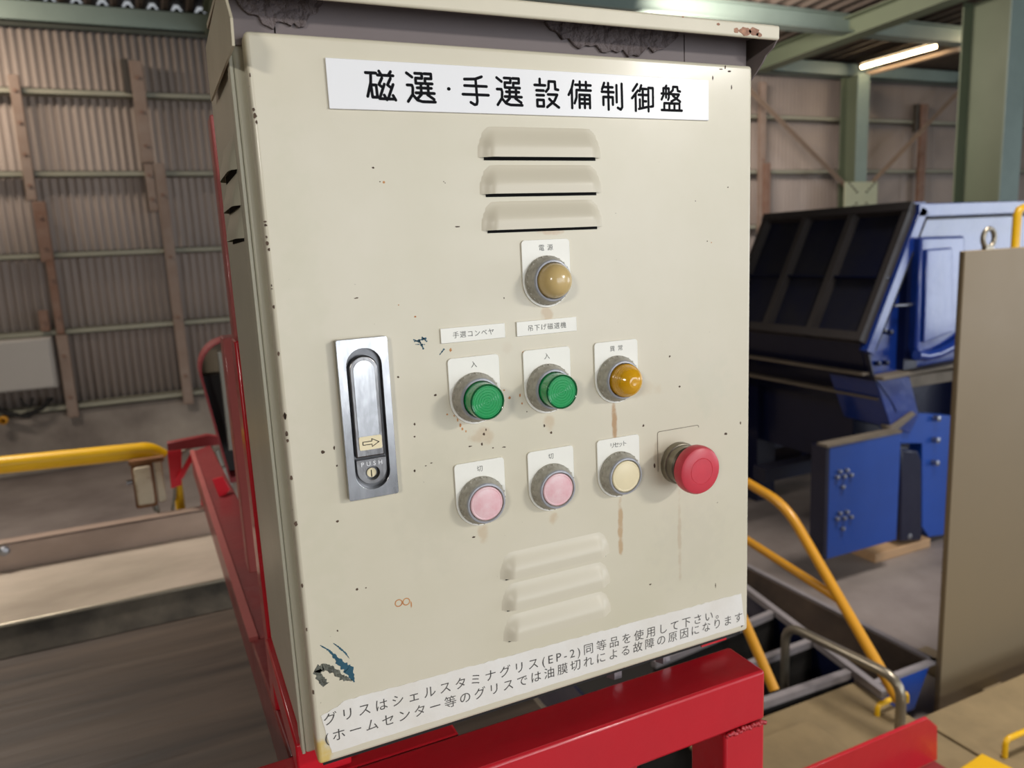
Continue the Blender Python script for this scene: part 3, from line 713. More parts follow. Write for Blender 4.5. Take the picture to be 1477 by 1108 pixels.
obj('post', MB().tube([(xe + .03, YR + .05, -FZ), (xe + .03, YR + .05, zr_ - .05)], .014, 12), 'yellow', t, smooth=60)

YS = 1.94
s0, s1 = P(186, 672, 1, YS), P(240, 731, 1, YS)
t = thing('pull_cord_switch', ((s0.x + s1.x) / 2, YS, s1.z), 'rusty cream emergency pull cord switch box below the yellow rail end', 'switch')
c0, c1 = P(188, 672, 1, YS), P(228, 730, 1, YS)
obj('housing', MB().box(c0.x, c1.x, YS, YS + .03, c1.z, c0.z), 'rustedge', t, bevel=.006)
obj('cover', MB().box(c0.x + .006, c1.x - .006, YS - .012, YS, c1.z + .012, c0.z - .006), 'switch', t, bevel=.006)
obj('side_housing', MB().box(c1.x + .002, s1.x + .004, YS + .005, YS + .03, c1.z + .008, c0.z + .004), 'switch', t, bevel=.005)
obj('mounting_plate', MB().box(c0.x - .004, s1.x + .01, YS + .0, YS + .032, c0.z, c0.z + .012), 'rustedge', t)
q = P(182, 697, 1, YS + .03)
obj('knob', MB().tube([(c0.x, YS + .03, q.z), (c0.x - .018, YS + .03, q.z)], .008, 12), 'bolt', t, smooth=50)
q = P(229, 738, 1, YS + .03)
obj('cable_gland', MB().tube([(c1.x - .01, YS + .03, c1.z + .005), (c1.x - .006, YS + .03, c1.z - .022)], .009, 12), 'conduit', t, smooth=50)
pts = [P(px, py, 1, YS + .03) for px, py in ((228, 735), (231, 746), (238, 754), (244, 752), (248, 738), (252, 715), (253, 690), (256, 665), (263, 652), (278, 644), (290, 640), (303, 640), (311, 652), (319, 672), (328, 698), (334, 725))]
setp(obj('cable', MB().tube(pts, [.0045] * 9 + [.0055] * 7, 10), 'cable', smooth=60), 'grey cable looping from the switch box over the red bracket', 'cable')
pts = [P(px, py, 1, YS - .02) for px, py in ((311, 650), (319, 672))] 
pts2 = [P(px, py, 1, YS - .02) for px, py in ((320, 674), (331, 700), (338, 735))]
t = thing('conduit', (pts2[0].x, YS, pts2[2].z), 'grey flexible conduit with a coupling on the sloping red beam', 'conduit')
obj('pipe', MB().tube(pts, .0095, 12), 'conduit', t, smooth=60)
obj('coupling', MB().tube(pts2[:2], .0125, 12), 'conduit', t, smooth=60)
obj('lower_pipe', MB().tube(pts2[1:], .0105, 12), 'conduit', t, smooth=60)

# ------------------------------------------------------------------ red frame behind and below the cabinet
t = thing('red_stand', (.18, .1, -FZ), 'glossy red square tube frame carrying the control cabinet', 'stand')
stand = t
obj('front_beam', MB().box(-.45, .4035, -.02, .03, -.082, -.032), 'red', t, bevel=.003)
obj('rear_beam', MB().box(-.45, .12, .032, .072, -.082, -.034), 'red', t, bevel=.003)
obj('leg', MB().box(.356, .4035, -.02, .03, -FZ, -.083), 'red', t, bevel=.003)
obj('leg', MB().box(-.43, -.38, -.02, .03, -FZ, -.083), 'red', t, bevel=.003)
random.seed(3)
wb = MB()
for k in range(26):
    x = .357 + k * .0018; wb.lathe([(.0009, -.0205), (.0022, -.0214), (.0020, -.0226), (.0001, -.0236)], (x, -.0825 + random.uniform(-.0016, .0016)), 8)
obj('weld_bead', wb, 'weld', t, smooth=80)
# knee brace under the beam
obj('knee_brace', MB().bar((.30, .05, -.10), (.22, .05, -.36), .02, .02), 'red', t)
obj('mounting_post', MB().box(-.0088, .03, .222, .262, -.10, P(336, 490, 1, .24).z), 'red', t, bevel=.002)
obj('upper_post', MB().box(P(317, 300, 1, .45).x, P(317, 300, 1, .45).x + .04, .45, .49, -.14, P(306, 165, 1, .45).z), 'redpale', t, bevel=.002)
obj('mounting_post', MB().box(.36, .40, .222, .262, -.10, .47), 'red', t, bevel=.002)
obj('foot_angle', MB().box(-.0115, .03, .035, .221, -.032, -.002), 'red', t, bevel=.002)
obj('foot_angle', MB().box(.37, .40, .03, .262, -.024, -.018), 'red', t)
obj('cross_plate', MB().box(.0, .40, .222, .262, -.15, -.10), 'red', t)
# side post further back, and the long channel running to the far bracket
v0, v1 = P(318, 495, 1, .62), P(349, 830, 1, .62)
obj('rear_post', MB().box(P(340, 660, 1, .62).x, P(340, 660, 1, .62).x + .045, .62, .67, P(348, 830, 1, .62).z, P(320, 488, 1, .62).z), 'redpale', t, bevel=.002)
fa, fb = P(275, 652, 1, 1.86), P(304, 642, 1, 1.86)
na, nb = P(362, 925, 1, .52), P(440, 905, 1, .52)
q = P(417, 1092, 1, .10); q2 = P(470, 1080, 1, .10)
D = Vector((0, 0, -.07))
obj('long_channel', MB().hexa([fa, fb, fb + D, fa + D], [na, nb, nb + D, na + D]), 'redold', t, bevel=.003)
obj('channel_flange', MB().bar(fa + Vector((.004, 0, .002)), na + Vector((.004, 0, .002)), .012, .006), 'redpale', t)
obj('lower_channel', MB().hexa([na, nb, nb + D, na + D], [q, q2, q2 + D, q + D]), 'redold', t, bevel=.003)
# far bracket
yb = 1.90
def rp(pts, y0, y1, name, m_='redold', par=None):
    return obj(name, MB().prism([(P(px, py, 1, y0).x, P(px, py, 1, y0).z) for px, py in pts], 1, y0, y1), m_, par or stand, bevel=.001)
tb_ = thing('rail_bracket', (P(262, 680, 1, yb).x, yb, P(262, 690, 1, yb).z), 'red angle bracket at the end of the yellow guard rail', 'bracket')
rp([(241, 640), (300, 628), (325, 632), (325, 641), (242, 651)], yb, yb + .03, 'top_angle', par=tb_)
rp([(241, 651), (262, 649), (262, 700), (247, 705)], yb + .03, yb + .04, 'upright', 'red', par=tb_)
rp([(276, 652), (286, 650), (264, 690), (254, 693)], yb, yb + .01, 'gusset', 'red', par=tb_)
rp([(284, 662), (292, 660), (308, 742), (302, 750), (292, 748)], yb, yb + .03, 'hanger', 'red', par=tb_)
rp([(306, 692), (322, 688), (332, 706), (318, 722)], 1.3, 1.31, 'lug', 'red')
# pulley guard
yg = 1.6
c = P(333, 530, 1, yg); R_ = (c - P(286, 530, 1, yg)).length
outl = [(c.x + R_ * math.cos(math.radians(a)), c.z + R_ * math.sin(math.radians(a))) for a in range(10, 196, 10)]
tip = P(330, 690, 1, yg); outl += [(tip.x, tip.z), (tip.x + .09, tip.z), (c.x + R_ * .98, c.z)]
inn = [(c.x + (x - c.x) * .93, c.z + (z - c.z) * .95) for x, z in outl]
t = thing('pulley_guard', (c.x, yg, tip.z), 'rounded red rimmed pulley guard behind the cabinet left edge', 'guard')
obj('rim', MB().ring(outl, [inn[::-1]], 1, yg - .05, yg + .06), 'redold', t)
top = [p_ for p_ in inn if p_[1] > c.z - .012]
obj('back_plate', MB().prism([p_ for p_ in inn], 1, yg + .055, yg + .06), 'tan', t)
lo = [(c.x - R_ * .93, c.z - .015), (tip.x + .004, tip.z + .02), (tip.x + .08, tip.z + .02), (c.x + R_ * .9, c.z - .015)]
obj('opening', MB().prism(lo, 1, yg + .0, yg + .055), 'black', t)
q = P(327, 540, 1, yg - .03)
obj('shaft_bar', MB().box(P(318, 540, 1, yg - .08).x, P(332, 540, 1, yg - .08).x, yg - .08, yg - .04, P(330, 650, 1, yg - .08).z, P(322, 508, 1, yg - .08).z), 'conduit', t)

# ------------------------------------------------------------------ the control cabinet
cab = thing('control_cabinet', (.2, .1, -.018), 'cream steel control cabinet with labelled buttons and lamps on its door', 'control cabinet')
W, H = .400, .503
obj('body', MB().box(-.006, .406, .0185, .214, 0, .520), 'side', cab, bevel=.002)
# folded lip around the body front, with the seams seen beside the door
obj('front_lip', MB().box(-.0085, -.006, .0185, .030, 0, .505).box(-.0075, -.006, .040, .0435, 0, .505), 'side', cab, bevel=.0006)
obj('foot', MB().box(.35, .4, .06, .16, -.018, 0), 'black', cab)
obj('bottom_shadow_strip', MB().box(.004, .396, .006, .018, -.005, .004), 'black', cab)  # black strip standing in for the shadow gap below the door
for px, py in ((890, 975), (960, 950)):
    q = P(px, py, 1, .035); obj('bolt', MB().tube([(q.x, .04, -.031), (q.x, .04, -.002)], .004, 10).tube([(q.x, .04, -.031), (q.x, .04, -.022)], .008, 6), 'bolt', cab)
# door: a pan with rounded edges
door = obj('door', MB().prism(rrect(0, W, 0, H, .003, 3), 1, 0, .018), 'door', cab, bevel=.0028, seg=4, base=False)
# face panel above the door
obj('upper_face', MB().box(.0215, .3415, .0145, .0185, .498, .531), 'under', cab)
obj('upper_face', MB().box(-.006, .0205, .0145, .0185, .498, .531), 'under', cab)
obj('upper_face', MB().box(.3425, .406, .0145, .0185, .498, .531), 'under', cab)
def blob_patch(name, m_, x0, x1, z0, z1, y, seed, th=.0025, n=26):
    random.seed(seed); pts = []
    for i in range(n):
        x = x0 + (x1 - x0) * i / (n - 1); pts.append((x, z1))
    for i in range(n)[::-1]:
        x = x0 + (x1 - x0) * i / (n - 1); f = math.sin(math.pi * min(1, max(0, (i + .4) / n))) ** .5
        pts.append((x, z1 - (z1 - z0) * f * random.uniform(.75, 1.05)))
    return obj(name, MB().prism(pts, 1, y - th, y), m_, cab, bevel=.0006)
blob_patch('sealant', 'clay', -.002, .053, .508, .531, .0143, 4)
blob_patch('sealant', 'clay', .215, .335, .506, .531, .0143, 5)
# hood
HX0, HX1 = -.0108, .4118
yf = -.012
obj('hood_top', MB().prism([(yf, .5285), (.12, .5345), (.12, .538), (yf, .5318)], 0, HX0, HX1), 'hood', cab)
obj('hood_lip', MB().hexa([(HX0 + .004, yf - .002, .5205), (HX1 + .004, yf - .002, .5205), (HX1 + .004, yf + .002, .5205), (HX0 + .004, yf + .002, .5205)],
                          [(HX0, yf - .002, .5315), (HX1 + .004, yf - .002, .5315), (HX1 + .004, yf + .002, .5315), (HX0, yf + .002, .5315)]), 'hoodlip', cab, bevel=.0016, seg=3)
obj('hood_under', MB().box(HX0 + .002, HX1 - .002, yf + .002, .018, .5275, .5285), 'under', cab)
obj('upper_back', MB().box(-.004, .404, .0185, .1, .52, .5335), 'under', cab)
hp = [P(335, 66, 0, HX0), P(304, 146, 0, HX0), P(296.5, 69, 0, HX0), P(314, 0, 0, HX0)]
lp = [(yf, .5318), (yf, .5205), (hp[0].y - .004, hp[0].z + .014), (hp[0].y, hp[0].z), (hp[1].y, hp[1].z), (hp[2].y, hp[2].z), (hp[3].y + .01, hp[3].z + .004), (.03, .5365)]
obj('hood_side', MB().prism(lp, 0, HX0, HX0 + .0015), 'hood', cab)
rp_ = [(yf, .5318), (yf, .5205), (yf + .004, .516), (.000, .512), (.004, .507), (.012, .500), (.03, .487), (hp[1].y, hp[1].z), (hp[2].y, hp[2].z), (.03, .5365)]
obj('hood_side', MB().prism(rp_, 0, HX1 + .002, HX1 + .0035), 'under', cab)  # darker paint stands for the shaded inner face
mbp = MB()
random.seed(9)
for px, py, rx, rz in ((1075, 45, 12, 6), (1088, 46, 10, 6.5), (1095, 50, 6, 3), (1036, 35, 3, 2), (1062, 44, 5, 4), (985, 24, 2, 1.5)):
    q = P(px, py, 1, yf - .002); k = .6 / F
    mbp.prism([(q.x + rx * k * random.uniform(.75, 1.15) * math.cos(.5 * a_), min(.5312, max(.5208, q.z + rz * k * random.uniform(.75, 1.15) * math.sin(.5 * a_)))) for a_ in range(12)], 1, yf - .0022, yf - .002)
obj('rust_patch', mbp, 'rustlip', cab)

# louvres: bulge open at the bottom
def louver(x0, x1, zb, h, dep, ax='door', up=True):
    nx, nz = 64, 16
    def sm(t): t = max(0, min(1, t)); return t * t * (3 - 2 * t)
    vs = []; fs = []
    for j in range(nz + 1):
        for i in range(nx + 1):
            u = i / nx; v = j / nz
            x = x0 + (x1 - x0) * u; z = zb + h * v
            e = sm((min(x - x0, x1 - x) - .007 * v * v) / .0115)
            g = sm((1 - v) * 1.35)
            vs.append((x, -dep * e * g + (.0004 if e * g < .004 else 0), z))
    fs = [(j * (nx + 1) + i, j * (nx + 1) + i + 1, (j + 1) * (nx + 1) + i + 1, (j + 1) * (nx + 1) + i) for j in range(nz) for i in range(nx)]
    mb = MB().add(vs, fs)
    # rolled lower lip
    lip = [(x0 + (x1 - x0) * i / nx, vs[i][1], zb) for i in range(nx + 1)]
    lv = []
    for (x, y, z) in lip: lv += [(x, y, z), (x, min(.0, y + .0009), z + .0002)]
    mb.add(lv, [(2 * i, 2 * i + 2, 2 * i + 3, 2 * i + 1) for i in range(nx)])
    return mb
door_parts = []
for k, (zb, zt) in enumerate(((.4285, .0225), (.4030, .0215), (.3775, .0215))):
    obj('louver', louver(.1495, .2525, zb, zt, .0058), 'louver', door, smooth=70)
    obj('louver_opening', MB().box(.155, .247, -.0003, .001, zb - .0019, zb + .004), 'dark', door)
for k, zb in enumerate((.1095, .0832, .0570)):
    obj('louver', louver(.1495, .2515, zb, .0215, .0058), 'louver', door, smooth=70)
    obj('louver_opening', MB().box(.155, .247, -.0003, .001, zb - .0019, zb + .004), 'dark', door)
# louvres in the left side of the body
for (a, b, c_) in (((321, 255), (343.5, 236), .45), ((327, 303), (348.5, 291), .41), ((333, 346.5), (353.5, 341.5), .38)):
    p0, p1 = P(*a, 0, -.0105), P(*b, 0, -.0105)
    z = (p0.z + p1.z) / 2
    ya, yb_ = .060, .160
    vs = []; n = 24
    for j in range(7):
        for i in range(n + 1):
            u = i / n; e = min(1, min(u, 1 - u) / .16); e = math.sqrt(max(0, 1 - (1 - e) ** 2)); v = j / 6
            g = 1 - v; g = (g * g * (3 - 2 * g)) ** .75
            vs.append((-.0061 - .0055 * e * g, ya + (yb_ - ya) * u, z + .024 * v))
    obj('side_louver', MB().add(vs, [(j * (n + 1) + i, j * (n + 1) + i + 1, (j + 1) * (n + 1) + i + 1, (j + 1) * (n + 1) + i) for j in range(6) for i in range(n)]), 'side', cab, smooth=70)
    obj('side_louver_opening', MB().box(-.0065, -.0059, ya + .006, yb_ - .006, z - .002, z + .004), 'dark', cab)

# ------------------------------------------------------------------ name plate with engraved style characters
PX0, PX1, PZ0, PZ1 = .0481, .3536, .4583, .4895
npl = obj('name_plate', MB().box(PX0, PX1, -.0016, 0, PZ0, PZ1), 'plate', door, bevel=.0003)
G = {
'magnet': [[(0, 9), (36, 9)], [(18, 9), (16, 40), (2, 86)], [(15, 48), (34, 48), (36, 88), (19, 88), (16, 48)], [(47, 2), (54, 14)], [(88, 2), (79, 14)], [(41, 15), (96, 15)],
  [(56, 24), (44, 46), (55, 54)], [(63, 44), (43, 92), (66, 92)], [(60, 80), (69, 95)], [(86, 24), (74, 46), (85, 54)], [(94, 44), (73, 92), (96, 92)], [(91, 80), (100, 95)]],
'select': [[(0, 3), (19, 16)], [(0, 43), (17, 43), (20, 52), (18, 74), (0, 98)], [(19, 76), (34, 92), (52, 97), (100, 97)], [(30, 3), (55, 3), (55, 19), (32, 19), (32, 36), (58, 36)],
  [(64, 3), (89, 3), (89, 19), (66, 19), (66, 36), (92, 36)], [(36, 51), (88, 51)], [(50, 42), (50, 68)], [(76, 42), (76, 68)], [(30, 68), (98, 68)], [(50, 73), (35, 87)], [(72, 73), (96, 88)]],
'dot': [[(49, 50), (51, 50)]],
'hand': [[(9, 14), (50, 12), (76, 3)], [(8, 36), (94, 36)], [(0, 66), (100, 66)], [(52, 13), (55, 88), (52, 99), (44, 101), (29, 93)]],
'set': [[(22, 0), (22, 22)], [(0, 22), (44, 22)], [(7, 41), (37, 41)], [(7, 58), (37, 58)], [(9, 75), (36, 75), (36, 98), (9, 98), (9, 75)],
  [(47, 44), (58, 32), (60, 7), (86, 7), (87, 34), (99, 36)], [(55, 54), (94, 54), (82, 76), (50, 100)], [(60, 70), (78, 86), (100, 100)]],
'equip': [[(22, 0), (14, 28), (0, 52)], [(14, 30), (14, 100)], [(30, 14), (98, 14)], [(50, 2), (50, 24)], [(77, 2), (77, 24)], [(98, 33), (35, 33), (34, 60), (25, 82)],
  [(47, 98), (47, 50), (93, 50), (93, 98)], [(47, 66), (93, 66)], [(47, 82), (93, 82)], [(70, 50), (70, 98)]],
'control': [[(12, 2), (2, 26)], [(8, 17), (50, 17)], [(0, 35), (54, 35)], [(30, 2), (30, 101)], [(7, 84), (7, 54), (50, 54), (50, 82)], [(68, 8), (68, 72)], [(92, 2), (93, 90), (86, 99), (72, 93)]],
'govern': [[(25, 0), (4, 26)], [(28, 24), (0, 54)], [(17, 40), (17, 102)], [(44, 4), (36, 26)], [(38, 17), (68, 17)], [(31, 40), (70, 40)], [(51, 17), (51, 88)], [(37, 58), (37, 92)], [(51, 64), (67, 64)], [(32, 94), (70, 86)],
  [(78, 102), (78, 12), (100, 12), (100, 82), (88, 84)]],
'board': [[(24, 0), (18, 9)], [(0, 54), (9, 38), (9, 10), (36, 10), (36, 46), (32, 54)], [(0, 31), (44, 31)], [(22, 16), (22, 24)], [(22, 37), (22, 46)],
  [(46, 24), (56, 16), (57, 3), (78, 3), (80, 18), (92, 20)], [(50, 32), (86, 32), (74, 48), (48, 60)], [(56, 38), (92, 60)], [(13, 92), (13, 68), (88, 68), (88, 92)], [(38, 68), (38, 92)], [(63, 68), (63, 92)], [(0, 95), (100, 95)]],
}
row = [('magnet', 548), ('select', 606), ('dot', 646), ('hand', 684.5), ('select', 733.5), ('set', 787), ('equip', 835), ('control', 882), ('govern', 925), ('board', 967)]
SN = [0]
def stroke(mb, pts, w_, y, th):
    SN[0] = (SN[0] + 1) % 24; y -= SN[0] * 6e-6
    r = w_ / 2
    out = []
    n = len(pts)
    for i in range(n - 1):
        a = Vector((pts[i][0], pts[i][1])); b = Vector((pts[i + 1][0], pts[i + 1][1])); d = (b - a)
        if d.length < 1e-9: continue
        an = math.degrees(math.atan2(d.y, d.x))
        yy = y - .0000015 * i
        cap = arc(b.x, b.y, r, an - 90, an + 90, 6) + arc(a.x, a.y, r, an + 90, an + 270, 6)
        mb.prism(cap, 1, yy - th, yy)
for name_, px in row:
    q = P(px, 122 + (px - 548) * .044, 1, 0); wd = .0193 if name_ != 'dot' else .0193; ht = .0192
    mb = MB()
    for st in G[name_]:
        stroke(mb, [(q.x - wd / 2 + wd * a / 100, .4737 + ht / 2 - ht * b / 100) for a, b in st], .00195 if name_ != 'dot' else .0023, -.0016, .00012)
    obj('character', mb, 'ink', npl)

# ------------------------------------------------------------------ legend plates, buttons and lamps
def legend(par, cx, cz):
    r = .0203; top = cz + .0305
    pts = rrect(cx - r, cx + r, cz, top, .003, 4, (0, 0, 1, 1))
    pts = pts[1:] if False else pts
    pts = [p_ for p_ in pts if p_[1] > cz + 1e-6] 
    pts = arc(cx, cz, r, 180, 360, 24) + pts
    return obj('legend_plate', MB().prism(pts, 1, -.0014, 0), 'legend', par, bevel=.0003)
def bezel(par_name, cx, cz, kind):
    prof = [(.0186, -.0012), (.0186, -.0030), (.0181, -.0034), (.0180, -.0050), (.0176, -.0058), (.0158, -.0105), (.0150, -.0116), (.0138, -.0118), (.0134, -.0112), (.0133, -.006)]
    mb = MB().lathe(prof, (cx, cz), 64)
    # knurl of small teeth round the shoulder
    for k in range(48):
        a = 2 * math.pi * k / 48
        if k % 2: continue
        x, z = cx + .0180 * math.cos(a), cz + .0180 * math.sin(a)
        mb.box(x - .0005, x + .0005, -.0052, -.0034, z - .0005, z + .0005)
    b = obj(par_name, mb, 'bezel', door, smooth=35)
    obj('front_ring', MB().lathe([(.0156, -.0108), (.0150, -.0121), (.0139, -.0123), (.0136, -.0112), (.0134, -.009)], (cx, cz), 64), 'bezelfront', b, smooth=40)
    return b
ZT, ZM, ZB = .3390, .2570, .1775
C1, C2, C3 = .1380, .1985, .2610
def label_text(par, s_, cx, cz, wd, h=.0046, dz=.0245, name='lettering'):
    mb = text_mb(s_, cx - wd / 2, cx + wd / 2, cz + dz, h, y=-.0014, thick=.00012, fit=len(s_) > 1)
    if mb.v: obj(name, mb, 'smallink', par)
b = bezel('pilot_lamp', .2012, ZT, 0); legend(b, .2012, ZT)
obj('lens', MB().lathe([(.0131, -.007), (.0131, -.0125), (.0127, -.0160), (.0114, -.0195), (.0092, -.0223), (.0064, -.0240), (.0032, -.0249), (.00001, -.0251)], (.2012, ZT), 48), 'cream', b, smooth=80)
label_text(b, '電 源', .2012, ZT, .0118)
def green(cx, cz, lab):
    b = bezel('illuminated_button', cx, cz, 0); legend(b, cx, cz)
    obj('lens', MB().lathe([(.0131, -.007), (.0131, -.0225), (.0128, -.0240)], (cx, cz), 56), 'green', b, smooth=40)
    prof = [(.0131, -.0232), (.0130, -.0243), (.0123, -.0248), (.0117, -.0245), (.0115, -.0238)]
    obj('lens_rim', MB().lathe(prof, (cx, cz), 56), 'greenrim', b, smooth=60)
    face = []
    for i in range(13):
        r = .0117 * (1 - i / 12) + .00001; face += [(r, -.0236 - (.0005 if i % 2 else 0))]
    obj('lens_face', MB().lathe(face, (cx, cz), 56), 'green', b, smooth=20)
    label_text(b, '入', cx, cz, .005)
    return b
green(C1, ZM, ''); g2_ = green(C2, ZM, '')
b = bezel('pilot_lamp', C3, ZM, 0); legend(b, C3, ZM)
prof = [(.0131, -.007), (.0130, -.0135)]
for i in range(1, 13):
    t_ = i / 12; r = .0130 * math.cos(t_ * math.pi / 2) ** .8; y = -.0135 - .0135 * math.sin(t_ * math.pi / 2) ** 1.1
    prof += [(max(r, .0001) + .00028, y + .0002), (max(r, .00001), y)]
obj('lens', MB().lathe(prof, (C3, ZM), 56), 'amber', b, smooth=25)
label_text(b, '異 常', C3, ZM, .0118)
for cx, m_, s_, w_ in ((C1, 'pink', '切', .005), (C2, 'pink', '切', .005), (C3, 'ivory', 'リセット', .0150)):
    b = bezel('push_button', cx, ZB, 0); legend(b, cx, ZB)
    obj('button_face', MB().lathe([(.0129, -.008), (.0129, -.0118), (.0125, -.0123), (.0118, -.0125), (.0112, -.01235), (.0108, -.0125), (.00001, -.0126)], (cx, ZB), 56), m_, b, smooth=30)
    label_text(b, s_, cx, ZB, w_, h=.0044)
# emergency stop
ex, ez = .3215, .1765
b = obj('emergency_stop', MB().lathe([(.0182, 0), (.0182, -.004), (.0176, -.0055), (.0166, -.006), (.0162, -.0125), (.0150, -.0140), (.0105, -.0145)], (ex, ez), 56), 'ebase', door, smooth=35)
obj('stem', MB().lathe([(.0105, -.013), (.0105, -.022)], (ex, ez), 40), 'black', b, smooth=40)
obj('mushroom_head', MB().lathe([(.0105, -.0205), (.0190, -.0205), (.0203, -.0215), (.0206, -.0240), (.0203, -.0280), (.0192, -.0300), (.0170, -.0311), (.0112, -.0317), (.0108, -.0314), (.0104, -.0317), (.00001, -.0320)], (ex, ez), 72), 'ered', b, smooth=30)
# outline left by a removed legend plate
mb = MB()
o_ = rrect(.3005, .3435, ez, .2065, .002, 3, (0, 0, 1, 1)); o_ = [p_ for p_ in o_ if p_[1] > ez + .001]
for i in range(len(o_) - 1): stroke(mb, [o_[i], o_[i + 1]], .0005, -.00005, .00008)
stroke(mb, [(.3005, .2045), (.3005, .172)], .0005, -.00005, .00008)
obj('plate_outline', mb, 'dust', door)

# narrow name strips
for (x0, x1, z0, z1, s_, tw) in ((.1139, .1645, .2990, .3098, '手選コンベヤ', .0322), (.1742, .2255, .2987, .3096, '吊下げ磁選機', .0325)):
    st = obj('name_strip', MB().box(x0, x1, -.0013, 0, z0, z1), 'legend', door, bevel=.0002)
    mb = text_mb(s_, (x0 + x1) / 2 - tw / 2, (x0 + x1) / 2 + tw / 2, (z0 + z1) / 2, .0047, y=-.0013, thick=.00012)
    if mb.v: obj('lettering', mb, 'smallink', st)

# ------------------------------------------------------------------ latch handle
hx, hz1 = .0555, .3088; hz0 = .1960; hw = .0355
outer = rrect(hx - hw / 2, hx + hw / 2, hz0, hz1, .0015, 3)
def stadium(cx, w_, z0, z1, n=14, bottom=True):
    r = w_ / 2
    return arc(cx, z1 - r, r, 0, 180, n) + (arc(cx, z0 + r, r, 180, 360, n) if bottom else [(cx - r, z0), (cx + r, z0)])
hole = stadium(hx + .0003, .0245, hz0 + .0062, hz1 - .0068)
lh = obj('latch_handle', MB().ring(outer, [hole], 1, -.0062, 0), 'chrome', door, bevel=.0026, seg=3)
obj('recess', MB().box(hx - .0135, hx + .0135, -.0012, -.0002, hz0 + .005, hz1 - .005), 'recess', lh)
lev = stadium(hx - .0003, .0205, hz1 - .0832, hz1 - .0118, bottom=False)
lv_ = obj('lever', MB().prism(lev, 1, -.0062, -.0015), 'satin', lh, bevel=.0012, seg=3)
# shallow hollow on the upper half of the lever
hol = stadium(hx - .0003, .0150, hz1 - .070, hz1 - .0150, bottom=False)
obj('finger_panel', MB().prism(hol, 1, -.00655, -.0062), 'chrome', lh, bevel=.0003)
al = obj('arrow_label', MB().prism(rrect(hx - .0077, hx + .0083, hz1 - .0778, hz1 - .0682, .0012, 3), 1, -.0069, -.0060), 'ivory', lh)
ay = hz1 - .0730
ap = [(hx - .0052, ay - .0011), (hx + .0012, ay - .0011), (hx + .0012, ay - .0028), (hx + .0062, ay), (hx + .0012, ay + .0028), (hx + .0012, ay + .0011), (hx - .0052, ay + .0011), (hx - .0052, ay - .0011)]
mb = MB()
for i in range(len(ap) - 1): stroke(mb, [ap[i], ap[i + 1]], .0005, -.0069, .00008)
obj('arrow', mb, 'ink', lh)
zpt = hz1 - .0848; r = .0105
dsh = [(hx + r, zpt), (hx - r, zpt)] + arc(hx, zpt - .0075, r, 180, 360, 18)
hole = arc(hx + .0003, zpt - .0104, .0050, 360, 0, 24)[:-1]
obj('push_plate', MB().ring(dsh, [hole], 1, -.0058, -.0015), 'satin', lh, bevel=.0006)
obj('lock_cylinder', MB().lathe([(.0034, -.0015), (.0034, -.0024), (.00001, -.0024)], (hx + .0003, zpt - .0108), 24), 'ivory', lh)
obj('keyway', MB().box(hx - .0002, hx + .0004, -.0027, -.0023, zpt - .0138, zpt - .0088), 'dark', lh)
mb = text_mb('PUSH', hx - .0075, hx + .0075, zpt - .0032, .0032, y=-.0058, thick=.0004, bold=.012)
if mb.v: obj('lettering', mb, 'emb', lh)

# ------------------------------------------------------------------ weathered instruction sticker with torn edges
random.seed(21)
def wob(a, b, n, amp):
    out = []
    for i in range(n):
        t_ = i / n; out.append((a[0] + (b[0] - a[0]) * t_ + random.uniform(-amp, amp) * .4, a[1] + (b[1] - a[1]) * t_ + random.uniform(-amp, amp)))
    return out
s_tl, s_tr, s_br, s_bl = (.0052, .0408), (.3915, .0392), (.3958, .0068), (.0100, .0072)
edge_ = wob((.0050, .0385), s_bl, 10, .0005) + wob(s_bl, s_br, 70, .00025) + wob(s_br, s_tr, 8, .0005) + wob(s_tr, (.0220, .0455), 90, .0005) + wob((.0220, .0455), (.0190, .0430), 3, .0003) + wob((.0190, .0430), (.0050, .0385), 6, .0004)
stk = obj('sticker', MB().prism(edge_, 1, -.00035, 0), 'sticker', door)
l1 = 'グリスはシェルスタミナグリス(EP-2)同等品を使用して下さい。'
l2 = '(ホームセンター等のグリスでは油膜切れによる故障の原因になります'
def line(pa, pb, s_, h):
    a = P(*pa, 1, 0); b_ = P(*pb, 1, 0)
    mb = text_mb(s_, a.x, b_.x, a.z, h, y=-.00035, thick=.00012, slope=(b_.z - a.z) / (b_.x - a.x), bold=0)
    if mb.v: obj('lettering', mb, 'grayink', stk)
line((467, 1040), (1036, 886), l1, .0112)
line((469, 1066), (1070, 890), l2, .0112)

